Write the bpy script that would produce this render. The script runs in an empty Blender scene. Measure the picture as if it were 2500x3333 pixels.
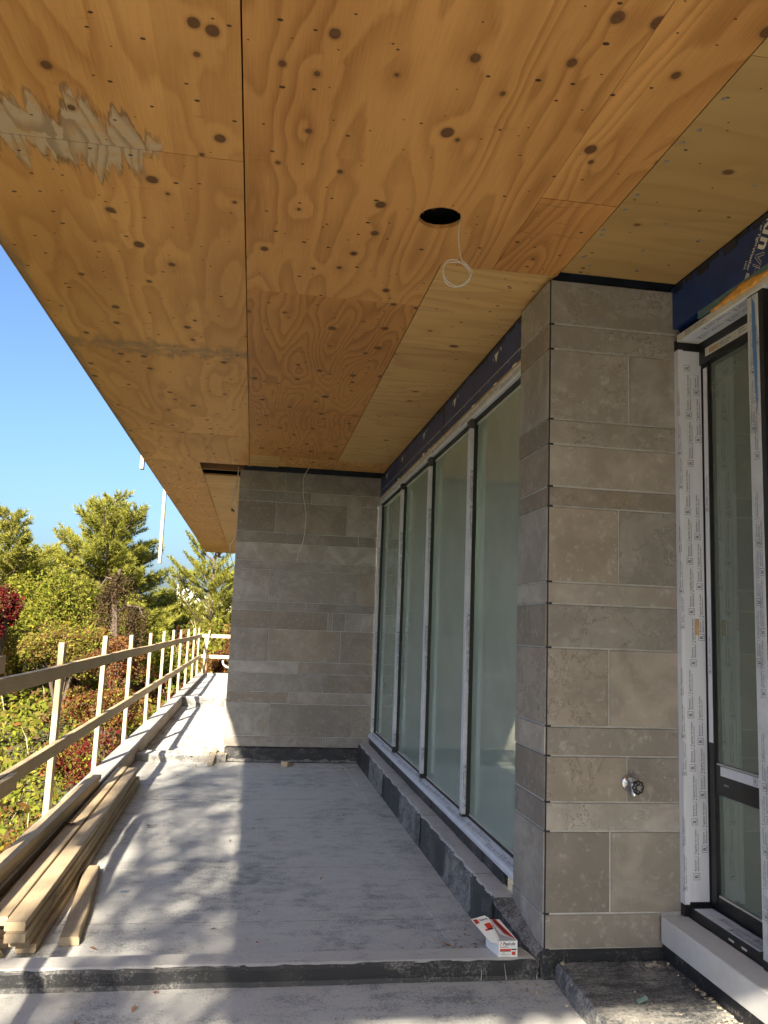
import bpy, bmesh, math, random
import numpy as np
from mathutils import Vector, Matrix

random.seed(7)
S = bpy.context.scene
COL = S.collection
R = math.radians

# ------------------------------------------------------------------ camera
cam_d = bpy.data.cameras.new('camera')
cam = bpy.data.objects.new('camera', cam_d)
COL.objects.link(cam)
cam_d.sensor_fit = 'HORIZONTAL'
cam_d.sensor_width = 36.0
cam_d.lens = 36.0 * 2680.0 / 2500.0
cam_d.clip_start = 0.05
cam_d.clip_end = 2000
c_r = Vector((0.98705922, -0.155929, 0.03741979))
c_u = Vector((-0.05830808, -0.13162084, 0.98958381))
c_f = Vector((0.14937959, 0.9789597, 0.13900949))
cm = Matrix.Identity(4)
for i in range(3):
    cm[i][0], cm[i][1], cm[i][2] = c_r[i], c_u[i], -c_f[i]
cm[2][3] = 1.48
cam.matrix_world = cm
S.camera = cam

# ------------------------------------------------------------------ sky and sun
SUN = Vector((0.395, 1.78, -1.0)).normalized()      # direction the light travels
SUN_EL = math.asin(-SUN.z)
SUN_AZ = math.atan2(-SUN.x, -SUN.y)                  # clockwise from +Y
W = bpy.data.worlds.new('World')
S.world = W
W.use_nodes = True
wn = W.node_tree
wn.nodes.clear()
sky = wn.nodes.new('ShaderNodeTexSky')
sky.sky_type = 'NISHITA'
sky.sun_disc = False
sky.sun_elevation = SUN_EL
sky.sun_rotation = SUN_AZ
sky.air_density = 1.0
sky.dust_density = 3.0
sky.ozone_density = 6.0
bg = wn.nodes.new('ShaderNodeBackground')
bg.inputs['Strength'].default_value = 0.05
wo = wn.nodes.new('ShaderNodeOutputWorld')
wn.links.new(sky.outputs[0], bg.inputs[0])
wn.links.new(bg.outputs[0], wo.inputs[0])
sun_d = bpy.data.lights.new('sun', 'SUN')
sun_d.energy = 4.2
sun_d.angle = R(0.53)
sun_d.color = (1.0, 0.88, 0.69)
sun = bpy.data.objects.new('sun', sun_d)
COL.objects.link(sun)
sun.rotation_euler = SUN.to_track_quat('-Z', 'Y').to_euler()
sun.location = (-6, -14, 12)

S.view_settings.view_transform = 'Standard'
S.view_settings.look = 'None'
S.view_settings.gamma = 1.0
S.view_settings.use_curve_mapping = False
S.view_settings.exposure = 2.35
S.render.engine = 'CYCLES'
S.cycles.use_denoising = True
try:
    S.cycles.denoiser = 'OPENIMAGEDENOISE'
except Exception:
    pass
S.cycles.max_bounces = 9
S.cycles.diffuse_bounces = 5
S.cycles.transparent_max_bounces = 24
S.cycles.sample_clamp_indirect = 8.0

# ------------------------------------------------------------------ node helpers
class NT:
    def __init__(self, name):
        self.m = bpy.data.materials.new(name)
        self.m.use_nodes = True
        self.t = self.m.node_tree
        self.t.nodes.clear()
        self.out = self.t.nodes.new('ShaderNodeOutputMaterial')

    def n(self, typ, **kw):
        nd = self.t.nodes.new(typ)
        for k, v in kw.items():
            setattr(nd, k, v)
        return nd

    def put(self, sock, v):
        if isinstance(v, bpy.types.NodeSocket):
            self.t.links.new(v, sock)
        elif v is not None:
            if isinstance(v, (tuple, list)) and len(v) == 3 and sock.type == 'RGBA':
                v = (*v, 1)
            sock.default_value = v

    def math(self, op, a, b=None, c=None, clamp=False):
        nd = self.n('ShaderNodeMath', operation=op, use_clamp=clamp)
        for i, v in enumerate((a, b, c)):
            if v is not None:
                self.put(nd.inputs[i], v)
        return nd.outputs[0]

    def mix(self, f, a, b, mode='MIX'):
        nd = self.n('ShaderNodeMix', data_type='RGBA', blend_type=mode)
        self.put(nd.inputs[0], f)
        self.put(nd.inputs[6], a)
        self.put(nd.inputs[7], b)
        return nd.outputs[2]

    def co(self, out='Object'):
        return self.n('ShaderNodeTexCoord').outputs[out]

    def pos(self):
        return self.n('ShaderNodeNewGeometry').outputs['Position']

    def rand(self):
        return self.n('ShaderNodeObjectInfo').outputs['Random']

    def sep(self, v):
        nd = self.n('ShaderNodeSeparateXYZ')
        self.put(nd.inputs[0], v)
        return nd.outputs

    def comb(self, x, y, z):
        nd = self.n('ShaderNodeCombineXYZ')
        for i, v in enumerate((x, y, z)):
            self.put(nd.inputs[i], v)
        return nd.outputs[0]

    def scale(self, v, s):
        nd = self.n('ShaderNodeMapping')
        self.put(nd.inputs['Vector'], v)
        nd.inputs['Scale'].default_value = s
        return nd.outputs[0]

    def noise(self, v, scale=5.0, detail=2.0, rough=0.5, dist=0.0, w=None, out=0):
        nd = self.n('ShaderNodeTexNoise', noise_dimensions='4D' if w is not None else '3D')
        self.put(nd.inputs['Vector'], v)
        nd.inputs['Scale'].default_value = scale
        nd.inputs['Detail'].default_value = detail
        nd.inputs['Roughness'].default_value = rough
        nd.inputs['Distortion'].default_value = dist
        if w is not None:
            self.put(nd.inputs['W'], w)
        return nd.outputs[out]

    def voro(self, v, scale, feature='F1', w=None, rnd=1.0):
        nd = self.n('ShaderNodeTexVoronoi', feature=feature, voronoi_dimensions='4D' if w is not None else '3D')
        self.put(nd.inputs['Vector'], v)
        nd.inputs['Scale'].default_value = scale
        nd.inputs['Randomness'].default_value = rnd
        if w is not None:
            self.put(nd.inputs['W'], w)
        return nd.outputs

    def voro2(self, v, scale):
        nd = self.n('ShaderNodeTexVoronoi', feature='F1', voronoi_dimensions='2D')
        self.put(nd.inputs['Vector'], v)
        nd.inputs['Scale'].default_value = scale
        return nd.outputs

    def ramp(self, f, stops, interp='LINEAR'):
        nd = self.n('ShaderNodeValToRGB')
        cr = nd.color_ramp
        cr.interpolation = interp
        while len(cr.elements) > 1:
            cr.elements.remove(cr.elements[-1])
        for i, (p, c) in enumerate(stops):
            e = cr.elements[0] if i == 0 else cr.elements.new(p)
            e.position = p
            if not isinstance(c, (tuple, list)):
                c = (c, c, c)
            e.color = (*c[:3], 1)
        self.put(nd.inputs[0], f)
        return nd.outputs[0]

    def step(self, f, a, b, to=(0, 1)):
        nd = self.n('ShaderNodeMapRange', interpolation_type='SMOOTHSTEP')
        self.put(nd.inputs[0], f)
        self.put(nd.inputs[1], a)
        self.put(nd.inputs[2], b)
        self.put(nd.inputs[3], float(to[0]))
        self.put(nd.inputs[4], float(to[1]))
        return nd.outputs[0]

    def bump(self, h, strength=0.3, dist=0.01):
        nd = self.n('ShaderNodeBump')
        nd.inputs['Strength'].default_value = strength
        nd.inputs['Distance'].default_value = dist
        self.put(nd.inputs['Height'], h)
        return nd.outputs[0]

    def done(self, color, rough=0.7, normal=None, metallic=0.0, spec=0.5, **kw):
        b = self.n('ShaderNodeBsdfPrincipled')
        self.put(b.inputs['Base Color'], color)
        self.put(b.inputs['Roughness'], rough)
        self.put(b.inputs['Metallic'], metallic)
        self.put(b.inputs['Specular IOR Level'], spec)
        if normal is not None:
            self.put(b.inputs['Normal'], normal)
        for k, v in kw.items():
            self.put(b.inputs[k], v)
        self.t.links.new(b.outputs[0], self.out.inputs[0])
        return self.m


M = {}


def plain(name, col, rough=0.6, vary=0.12, scale=8.0, metallic=0.0, spec=0.5, bump=0.0):
    t = NT(name)
    v = t.co()
    n1 = t.noise(v, scale, 4, 0.6)
    n2 = t.noise(v, scale * 9, 3, 0.6)
    f = t.math('ADD', t.math('MULTIPLY', n1, 0.65), t.math('MULTIPLY', n2, 0.35))
    a = tuple(max(0, c * (1 - vary * 2)) for c in col)
    b = tuple(min(1, c * (1 + vary * 2)) for c in col)
    c = t.ramp(f, [(0.3, a), (0.7, b)])
    nm = t.bump(n2, bump, 0.004) if bump else None
    M[name] = t.done(c, rough, nm, metallic, spec)
    return M[name]


def plywood(name, light, dark, grain='y', knots=0.5, bands=15.0, stain=False, figure=0.75, streaks=0.35):
    t = NT(name)
    p = t.co()
    s = t.sep(p)
    if grain == 'y':
        u, v = s[0], s[1]
    else:
        u, v = s[1], s[0]
    w = t.math('MULTIPLY', t.rand(), 37.0)
    # veneer figure: contour lines of a stretched noise
    g = t.comb(t.math('MULTIPLY', u, 3.7), t.math('MULTIPLY', v, 0.60), 0.0)
    wob = t.noise(t.comb(t.math('MULTIPLY', u, 9.0), t.math('MULTIPLY', v, 2.2), 3.0), 1.0, 4, 0.6, 0.0, w)
    n = t.noise(g, 1.0, 1.2, 0.4, 0.2, w)
    kv = t.comb(t.math('MULTIPLY', u, 1.0), t.math('MULTIPLY', v, 0.8), 0.0)
    vo = t.voro2(kv, 4.3)
    d = t.math('ADD', t.math('DIVIDE', vo['Distance'], 4.3), t.math('MULTIPLY', t.math('SUBTRACT', wob, 0.5), 0.022))
    # the knots of each sheet differ
    ks = t.sep(vo['Color'])
    pres = t.math('LESS_THAN', t.math('FRACT', t.math('ADD', ks[0], t.math('MULTIPLY', w, 0.377))), knots)
    halo = t.math('MULTIPLY', t.step(d, 0.0, 0.13, (1, 0)), pres)
    n2 = t.math('ADD', t.math('MULTIPLY', n, bands), t.math('MULTIPLY', halo, 0.4))
    n2 = t.math('ADD', n2, t.math('MULTIPLY', wob, 0.75))
    fr = t.math('FRACT', n2)
    band = t.ramp(fr, [(0.0, 0.0), (0.30, 0.10), (0.72, 0.75), (0.84, 0.9), (0.96, 0.12), (1.0, 0.0)])
    fine = t.noise(t.comb(t.math('MULTIPLY', u, 160.0), t.math('MULTIPLY', v, 5.0), 0.0), 1.0, 3, 0.6)
    big = t.noise(t.comb(t.math('MULTIPLY', u, 1.6), t.math('MULTIPLY', v, 0.9), 7.0), 1.0, 2, 0.5, 0.0, w)
    f = t.math('MULTIPLY', band, figure)
    f = t.math('ADD', f, t.math('MULTIPLY', t.math('SUBTRACT', fine, 0.5), 0.75))
    f = t.math('ADD', f, t.math('MULTIPLY', t.math('SUBTRACT', big, 0.42), 1.5), clamp=True)
    c = t.mix(f, light, dark)
    # boards of veneer differ in tone
    vs = t.math('FLOOR', t.math('ADD', t.math('MULTIPLY', u, 2.6), t.math('MULTIPLY', wob, 0.06)))
    vt = t.noise(t.comb(vs, 0.0, w), 3.1, 0, 0.5)
    c = t.mix(t.step(vt, 0.45, 0.7), c, t.mix(0.2, c, tuple(x * 0.72 for x in dark)))
    # dirty streaks across the sheet
    if streaks:
        st = t.noise(t.comb(t.math('MULTIPLY', s[0], 3.2), t.math('MULTIPLY', s[1], 26.0), 1.0), 1.0, 5, 0.68, 0.6)
        st = t.math('MULTIPLY', t.step(st, 0.60, 0.72), t.step(t.noise(p, 1.3, 2), 0.38, 0.62))
        c = t.mix(t.math('MULTIPLY', st, streaks), c, tuple(x * 0.42 for x in dark))
    if stain:
        jag = t.noise(t.comb(t.math('MULTIPLY', s[0], 15.0), t.math('MULTIPLY', s[1], 1.3), t.math('MULTIPLY', t.math('GREATER_THAN', s[1], 2.96), 5.3)), 1.0, 5, 0.66)
        dy = t.math('ABSOLUTE', t.math('SUBTRACT', s[1], 2.93))
        q = t.math('SUBTRACT', t.math('SUBTRACT', t.math('MULTIPLY', jag, 0.80), dy), 0.22)
        xm = t.step(s[0], -0.55, -0.35, (0, 0.3))
        q = t.math('SUBTRACT', q, xm)
        mk = t.math('MULTIPLY', t.step(q, -0.01, 0.05), t.step(t.noise(p, 9.0, 4, 0.7), 0.30, 0.55, (0.35, 0.95)))
        edge = t.math('MULTIPLY', t.step(q, -0.035, 0.006), t.step(q, 0.012, 0.045, (1, 0)))
        lines = t.math('FRACT', t.math('ADD', t.math('MULTIPLY', n, bands * 2.2), t.math('MULTIPLY', wob, 1.6)))
        gcol = t.mix(t.math('MULTIPLY', t.step(lines, 0.5, 0.95), 0.6), (0.50, 0.385, 0.255), (0.22, 0.135, 0.075))
        c = t.mix(mk, c, gcol)
        c = t.mix(t.math('MULTIPLY', edge, t.step(wob, 0.35, 0.6, (0.15, 0.7))), c, (0.13, 0.065, 0.03))
        d5 = t.math('ABSOLUTE', t.math('SUBTRACT', s[1], 5.28))
        q5 = t.math('SUBTRACT', t.math('SUBTRACT', t.math('MULTIPLY', jag, 0.62), d5), 0.15)
        m5 = t.math('MULTIPLY', t.step(q5, 0.0, 0.08), t.step(t.noise(p, 11.0, 4, 0.7), 0.35, 0.6, (0.1, 0.7)))
        c = t.mix(m5, c, (0.24, 0.165, 0.095))
        # weathered outer edge
        em = t.step(t.math('ADD', s[0], t.math('MULTIPLY', jag, 0.14)), -1.21, -1.15, (0.65, 0))
        c = t.mix(em, c, (0.16, 0.12, 0.085))
    # knots
    kr = t.math('ADD', 0.005, t.math('MULTIPLY', ks[1], 0.016))
    km = t.math('MULTIPLY', t.step(d, kr, t.math('ADD', kr, 0.004), (1, 0)), pres)
    ring = t.math('MULTIPLY', t.step(d, t.math('ADD', kr, 0.002), t.math('ADD', kr, 0.016), (1, 0)), pres)
    c = t.mix(t.math('MULTIPLY', ring, 0.38), c, tuple(x * 0.5 for x in dark))
    kn = t.noise(p, 60, 2, 0.6)
    c = t.mix(km, c, t.mix(kn, (0.075, 0.030, 0.010), (0.19, 0.085, 0.03)))
    # nail holes and splits
    vn = t.voro2(t.comb(t.math('MULTIPLY', s[0], 1.0), t.math('MULTIPLY', s[1], 1.5), 5.0), 7.5)
    dn = t.math('DIVIDE', vn['Distance'], 7.5)
    ns = t.sep(vn['Color'])
    pn = t.math('LESS_THAN', ns[2], 0.42)
    nr = t.math('ADD', 0.003, t.math('MULTIPLY', t.math('MULTIPLY', ns[0], ns[0]), 0.0075))
    nm = t.math('MULTIPLY', t.step(dn, nr, t.math('ADD', nr, 0.002), (1, 0)), pn)
    c = t.mix(t.math('MULTIPLY', nm, 0.92), c, (0.025, 0.012, 0.006))
    h = t.math('SUBTRACT', t.math('ADD', t.math('MULTIPLY', fine, 0.5), t.math('MULTIPLY', band, 0.35)), nm)
    M[name] = t.done(c, 0.62, t.bump(h, 0.22, 0.002), 0, 0.35)


def lumber(name, light, dark, axis='y', grey=0.0):
    t = NT(name)
    p = t.co()
    s = t.sep(p)
    w = t.math('MULTIPLY', t.rand(), 91.0)
    i = {'x': 0, 'y': 1, 'z': 2}[axis]
    k = [t.math('MULTIPLY', s[j], 0.9 if j == i else 22.0) for j in range(3)]
    g = t.comb(*k)
    n = t.noise(g, 1.0, 2, 0.5, 0.4, w)
    fr = t.math('FRACT', t.math('MULTIPLY', n, 9.0))
    band = t.ramp(fr, [(0, 0.0), (0.6, 0.35), (0.88, 1.0), (0.95, 0.1), (1, 0.0)])
    k2 = [t.math('MULTIPLY', s[j], 8.0 if j == i else 300.0) for j in range(3)]
    fine = t.noise(t.comb(*k2), 1.0, 2, 0.6)
    blot = t.noise(p, 3.0, 3, 0.6, 0.0, w)
    f = t.math('ADD', t.math('MULTIPLY', band, 0.42), t.math('MULTIPLY', t.math('SUBTRACT', fine, 0.5), 0.5))
    f = t.math('ADD', f, t.math('MULTIPLY', t.math('SUBTRACT', blot, 0.5), 1.0), clamp=True)
    c = t.mix(f, light, dark)
    vo = t.voro(t.comb(*[t.math('MULTIPLY', s[j], 1.0 if j == i else 2.0) for j in range(3)]), 2.7, 'F1', w)
    d = t.math('DIVIDE', vo['Distance'], 2.7)
    km = t.step(d, 0.010, 0.02, (0.85, 0))
    c = t.mix(km, c, (0.10, 0.05, 0.025))
    if grey:
        c = t.mix(t.math('MULTIPLY', t.step(blot, 0.3, 0.7), grey), c, (0.20, 0.18, 0.15))
    M[name] = t.done(c, 0.7, t.bump(fine, 0.25, 0.002), 0, 0.3)


def stone_mat():
    t = NT('limestone')
    p = t.co()
    r = t.rand()
    w = t.math('MULTIPLY', r, 57.0)
    n1 = t.noise(p, 4.5, 5, 0.62, 0.7, w)
    n2 = t.noise(p, 26, 4, 0.65, 0.3, w)
    base = t.ramp(t.math('FRACT', t.math('MULTIPLY', r, 7.3)), [(0.0, (0.225, 0.204, 0.178)), (0.2, (0.37, 0.345, 0.313)), (0.4, (0.275, 0.252, 0.225)),
                  (0.6, (0.395, 0.37, 0.338)), (0.8, (0.25, 0.226, 0.194)), (1.0, (0.38, 0.36, 0.33))])
    base = t.mix(t.step(t.math('FRACT', t.math('MULTIPLY', r, 23.1)), 0.2, 0.9, (0.0, 0.5)), base, t.mix(1.0, base, (1.0, 0.86, 0.68), 'MULTIPLY'))
    c = t.mix(t.step(n1, 0.38, 0.66), t.mix(0.5, base, (0.15, 0.135, 0.115)), base)
    c = t.mix(t.math('MULTIPLY', t.step(n2, 0.52, 0.72), 0.38), c, (0.46, 0.44, 0.41))
    vr = t.step(t.math('FRACT', t.math('MULTIPLY', r, 41.3)), 0.0, 1.0, (0.87, 1.14))
    c = t.mix(1.0, c, t.comb(vr, vr, vr), 'MULTIPLY')
    # iron stain clouds on some stones
    yel = t.math('MULTIPLY', t.step(t.noise(p, 3.0, 3, 0.6, 0.4, t.math('ADD', w, 9.0)), 0.55, 0.72),
                 t.step(t.math('FRACT', t.math('MULTIPLY', r, 13.7)), 0.45, 0.75))
    c = t.mix(t.math('MULTIPLY', yel, 0.45), c, (0.25, 0.185, 0.105))
    # stylolite seams: thin contour lines of a noise field
    vein = t.noise(p, 5.0, 6, 0.7, 0.5, t.math('ADD', w, 4.0))
    vl = t.math('ABSOLUTE', t.math('SUBTRACT', vein, 0.5))
    vm = t.math('MULTIPLY', t.step(vl, 0.0, 0.012, (1, 0)), t.step(t.math('FRACT', t.math('MULTIPLY', r, 5.1)), 0.35, 0.6))
    vm = t.math('MULTIPLY', vm, t.step(n1, 0.40, 0.55))
    c = t.mix(t.math('MULTIPLY', vm, 0.65), c, (0.085, 0.075, 0.062))
    # fossil flecks
    vo = t.voro(p, 38, 'F1', None)
    fl = t.math('MULTIPLY', t.step(vo['Distance'], 0.10, 0.22, (1, 0)), t.step(t.sep(vo['Color'])[0], 0.62, 0.66))
    fl = t.math('MULTIPLY', fl, t.step(t.math('FRACT', t.math('MULTIPLY', r, 3.3)), 0.3, 0.7))
    c = t.mix(t.math('MULTIPLY', fl, 0.6), c, (0.42, 0.40, 0.36))
    v2 = t.voro(p, 11, 'F1', None)
    pit = t.math('MULTIPLY', t.step(v2['Distance'], 0.03, 0.07, (1, 0)), t.step(t.sep(v2['Color'])[1], 0.80, 0.82))
    c = t.mix(t.math('MULTIPLY', pit, 0.8), c, (0.05, 0.042, 0.035))
    h = t.math('SUBTRACT', t.math('ADD', t.math('MULTIPLY', n2, 0.7), t.math('MULTIPLY', n1, 0.4)), t.math('ADD', pit, t.math('MULTIPLY', vm, 0.4)))
    M['limestone'] = t.done(c, 0.72, t.bump(h, 0.3, 0.003), 0, 0.35)


def membrane(name, dark, dust, amount=0.5, gloss=0.75, scuff=(3.0, 14.0)):
    t = NT(name)
    p = t.pos()
    s = t.sep(p)
    big = t.noise(p, 1.1, 6, 0.62, 0.6)
    med = t.noise(p, 7.0, 5, 0.65, 0.4)
    sc = t.noise(t.comb(t.math('MULTIPLY', s[0], scuff[0]), t.math('MULTIPLY', s[1], scuff[1]), t.math('MULTIPLY', s[2], 9.0)), 1.6, 5, 0.7, 0.8)
    fine = t.noise(p, 90, 3, 0.7)
    f = t.math('ADD', t.math('MULTIPLY', big, 0.45), t.math('MULTIPLY', med, 0.40))
    f = t.math('ADD', f, t.math('MULTIPLY', sc, 0.45))
    f = t.math('ADD', f, t.math('MULTIPLY', t.math('SUBTRACT', fine, 0.5), 0.55))
    m = t.step(f, 0.98 - amount, 1.22 - amount)
    c = t.mix(m, dark, dust)
    tint = t.noise(p, 2.3, 2, 0.5)
    c = t.mix(t.math('MULTIPLY', t.step(tint, 0.55, 0.8), 0.4), c, t.mix(0.5, c, (0.34, 0.285, 0.215)))
    # white chalky scrapes
    scr = t.math('ABSOLUTE', t.math('SUBTRACT', t.noise(t.scale(p, (2.2, 3.1, 3.0)), 2.6, 5, 0.62, 0.9), 0.5))
    scm = t.math('MULTIPLY', t.step(scr, 0.0, 0.008, (1, 0)), t.step(med, 0.5, 0.62))
    c = t.mix(t.math('MULTIPLY', scm, 0.30), c, tuple(min(1, x * 1.5) for x in dust))
    spk = t.voro(p, 55)
    sm = t.math('MULTIPLY', t.step(spk['Distance'], 0.08, 0.16, (1, 0)), t.math('GREATER_THAN', t.sep(spk['Color'])[1], 0.9))
    c = t.mix(t.math('MULTIPLY', sm, 0.6), c, tuple(x * 0.35 for x in dark))
    M[name] = t.done(c, gloss, t.bump(t.math('ADD', fine, t.math('MULTIPLY', sc, 0.8)), 0.35, 0.004), 0, 0.4)


def leaf_mat(name, a, b, trans=0.35):
    t = NT(name)
    w = t.noise(t.pos(), 1.7, 3, 0.6)
    g = t.n('ShaderNodeNewGeometry').outputs['Random Per Island']
    f = t.math('ADD', t.math('MULTIPLY', w, 0.5), t.math('MULTIPLY', g, 0.5))
    c = t.ramp(f, [(0.25, a), (0.75, b)])
    d = t.n('ShaderNodeBsdfDiffuse')
    t.put(d.inputs[0], c)
    tr = t.n('ShaderNodeBsdfTranslucent')
    t.put(tr.inputs[0], t.mix(0.5, c, tuple(min(1, x * 1.6) for x in b)))
    mx = t.n('ShaderNodeMixShader')
    mx.inputs[0].default_value = trans
    t.t.links.new(d.outputs[0], mx.inputs[1])
    t.t.links.new(tr.outputs[0], mx.inputs[2])
    t.t.links.new(mx.outputs[0], t.out.inputs[0])
    M[name] = t.m


def glass_mat(name, tint, refl=1.0, haze=0.16):
    t = NT(name)
    fr = t.n('ShaderNodeFresnel')
    fr.inputs['IOR'].default_value = 1.9
    mottle = t.noise(t.pos(), 2.2, 5, 0.65, 0.6)
    gl = t.n('ShaderNodeBsdfGlossy')
    gl.inputs['Color'].default_value = (0.86, 0.95, 0.88, 1)
    t.put(gl.inputs['Roughness'], t.step(mottle, 0.3, 0.8, (0.0, 0.035)))
    tp = t.n('ShaderNodeBsdfTransparent')
    tp.inputs['Color'].default_value = (*tint, 1)
    df = t.n('ShaderNodeBsdfDiffuse')  # milky diffuse layer painted in to lift the brightness of the panes
    df.inputs['Color'].default_value = (0.46, 0.54, 0.46, 1)
    mx0 = t.n('ShaderNodeMixShader')
    t.put(mx0.inputs[0], t.step(mottle, 0.35, 0.80, (haze, haze + 0.10)))
    t.t.links.new(tp.outputs[0], mx0.inputs[1])
    t.t.links.new(df.outputs[0], mx0.inputs[2])
    mx = t.n('ShaderNodeMixShader')
    t.put(mx.inputs[0], t.math('MULTIPLY', fr.outputs[0], refl, clamp=True))
    t.t.links.new(mx0.outputs[0], mx.inputs[1])
    t.t.links.new(gl.outputs[0], mx.inputs[2])
    t.t.links.new(mx.outputs[0], t.out.inputs[0])
    M[name] = t.m


def film_mat():
    t = NT('protective_film')
    p = t.pos()
    n = t.noise(t.scale(p, (14, 14, 2.0)), 1.0, 4, 0.6, 0.5)
    c = t.ramp(n, [(0.3, (0.55, 0.58, 0.64)), (0.7, (0.67, 0.69, 0.75))])
    M['film'] = t.done(c, 0.38, t.bump(n, 0.35, 0.006), 0, 0.5)


PLY_L = (0.68, 0.36, 0.118)
PLY_D = (0.42, 0.18, 0.046)
plywood('ply_left', PLY_L, PLY_D, 'y', 0.5, 8.0, True, 0.5, 0.55)
plywood('ply_mid', (0.62, 0.31, 0.096), (0.33, 0.135, 0.032), 'y', 0.66, 13.0, False, 0.58, 0.2)
plywood('ply_far', (0.64, 0.34, 0.11), (0.38, 0.165, 0.043), 'y', 0.5, 18.0, False, 0.55, 0.75)
plywood('ply_rough', (0.56, 0.265, 0.078), (0.31, 0.12, 0.028), 'y', 0.7, 22.0, False, 0.6, 0.9)
plywood('ply_cross', (0.62, 0.39, 0.155), (0.46, 0.255, 0.09), 'x', 0.30, 9.0, False, 0.6, 0.15)
plywood('ply_dull', (0.44, 0.28, 0.105), (0.34, 0.20, 0.07), 'x', 0.22, 6.0, False, 0.5, 0.1)
lumber('spruce', (0.46, 0.365, 0.24), (0.29, 0.205, 0.115), 'y', 0.3)
lumber('spruce_x', (0.56, 0.46, 0.30), (0.40, 0.29, 0.16), 'x')
lumber('spruce_z', (0.47, 0.385, 0.25), (0.33, 0.25, 0.14), 'z')
lumber('spruce_rail', (0.50, 0.395, 0.245), (0.36, 0.26, 0.15), 'y', 0.12)
lumber('old_board', (0.20, 0.15, 0.10), (0.11, 0.085, 0.06), 'y', 0.5)
lumber('joist', (0.30, 0.16, 0.07), (0.18, 0.09, 0.035), 'x')
stone_mat()
plain('mortar', (0.44, 0.43, 0.41), 0.9, 0.15, 14, bump=0.4)
plain('dark_core', (0.018, 0.018, 0.02), 0.9, 0.1)
membrane('floor_membrane', (0.21, 0.222, 0.235), (0.485, 0.485, 0.47), 0.53, 0.75, (4.0, 8.5))
membrane('curb_top', (0.28, 0.28, 0.28), (0.48, 0.47, 0.45), 0.58)
membrane('flashing', (0.022, 0.024, 0.028), (0.19, 0.185, 0.175), 0.34, 0.5, (5.0, 5.0))
membrane('flashing_dusty', (0.045, 0.046, 0.05), (0.24, 0.23, 0.215), 0.46, 0.6, (5.0, 5.0))
membrane('platform', (0.055, 0.06, 0.068), (0.30, 0.29, 0.27), 0.44, 0.5)
plain('parapet_face', (0.30, 0.245, 0.19), 0.85, 0.15, 5, bump=0.2)
plain('parapet_top', (0.36, 0.345, 0.335), 0.75, 0.12, 3, bump=0.2)
film_mat()
plain('film_grey', (0.50, 0.52, 0.55), 0.45, 0.1, 6)
plain('film_dim', (0.55, 0.53, 0.47), 0.5, 0.1, 6)
plain('ink', (0.045, 0.05, 0.075), 0.6, 0.05)
plain('black_metal', (0.012, 0.013, 0.015), 0.35, 0.2, 20)
plain('gasket', (0.008, 0.008, 0.009), 0.55, 0.1)
plain('steel', (0.62, 0.64, 0.66), 0.28, 0.15, 30, metallic=1.0)
plain('black_plastic', (0.013, 0.013, 0.017), 0.45, 0.2, 30)
plain('grey_label', (0.22, 0.21, 0.20), 0.6, 0.2, 60)
plain('blue_wrap', (0.014, 0.042, 0.165), 0.42, 0.2, 4, bump=0.15)
plain('dark_tape', (0.016, 0.020, 0.034), 0.5, 0.3, 9)
plain('teal_tape', (0.10, 0.19, 0.20), 0.45, 0.15, 10)
plain('tan_tape', (0.50, 0.33, 0.18), 0.6, 0.2, 14)
plain('foam', (0.68, 0.34, 0.07), 0.85, 0.2, 24, bump=0.6)
plain('blue_tape', (0.08, 0.20, 0.42), 0.5, 0.1)
plain('white_print', (0.72, 0.71, 0.66), 0.6, 0.05)
plain('sill_stone', (0.52, 0.52, 0.525), 0.75, 0.05, 5, bump=0.1)
plain('cable', (0.60, 0.58, 0.52), 0.5, 0.05)
plain('card_white', (0.72, 0.72, 0.72), 0.6, 0.04)
plain('card_red', (0.52, 0.035, 0.022), 0.5, 0.1)
plain('card_black', (0.02, 0.02, 0.022), 0.5, 0.1)
plain('card_grey', (0.40, 0.40, 0.41), 0.6, 0.08)
plain('interior_paint', (0.70, 0.73, 0.66), 0.9, 0.05, 2)
plain('interior_floor', (0.36, 0.36, 0.34), 0.8, 0.1, 3)
plain('roof_tar', (0.08, 0.08, 0.085), 0.9, 0.1)
plain('bark', (0.085, 0.062, 0.045), 0.9, 0.3, 12, bump=0.5)
plain('pale_twig', (0.42, 0.34, 0.24), 0.85, 0.2, 12)
plain('earth', (0.075, 0.065, 0.035), 0.95, 0.3, 1.5)
plain('house_white', (0.72, 0.71, 0.66), 0.8, 0.05)
plain('shingle', (0.12, 0.11, 0.12), 0.9, 0.25, 6, bump=0.4)
plain('shingle_dark', (0.04, 0.036, 0.036), 0.9, 0.3, 6, bump=0.4)
plain('dark_siding', (0.03, 0.028, 0.026), 0.8, 0.2, 5)
plain('crumb', (0.36, 0.31, 0.235), 0.9, 0.2, 30, bump=0.5)
plain('dry_leaf', (0.28, 0.15, 0.07), 0.8, 0.3, 30)
plain('red_leaf', (0.42, 0.03, 0.025), 0.6, 0.2, 30)
plain('strap', (0.62, 0.56, 0.30), 0.6, 0.1, 30)
plain('green_scrap', (0.30, 0.46, 0.38), 0.6, 0.1)
plain('blue_scrap', (0.22, 0.30, 0.42), 0.6, 0.1)
glass_mat('glass', (0.76, 0.88, 0.78), 1.0, 0.62)
glass_mat('glass_dark', (0.60, 0.70, 0.58), 1.0, 0.30)
leaf_mat('leaf_green', (0.0690, 0.0966, 0.0139), (0.2017, 0.2238, 0.0318))
leaf_mat('leaf_lime', (0.1213, 0.1356, 0.0171), (0.2503, 0.2480, 0.0426))
leaf_mat('leaf_olive', (0.0805, 0.0804, 0.0189), (0.2012, 0.1701, 0.0426))
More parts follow.
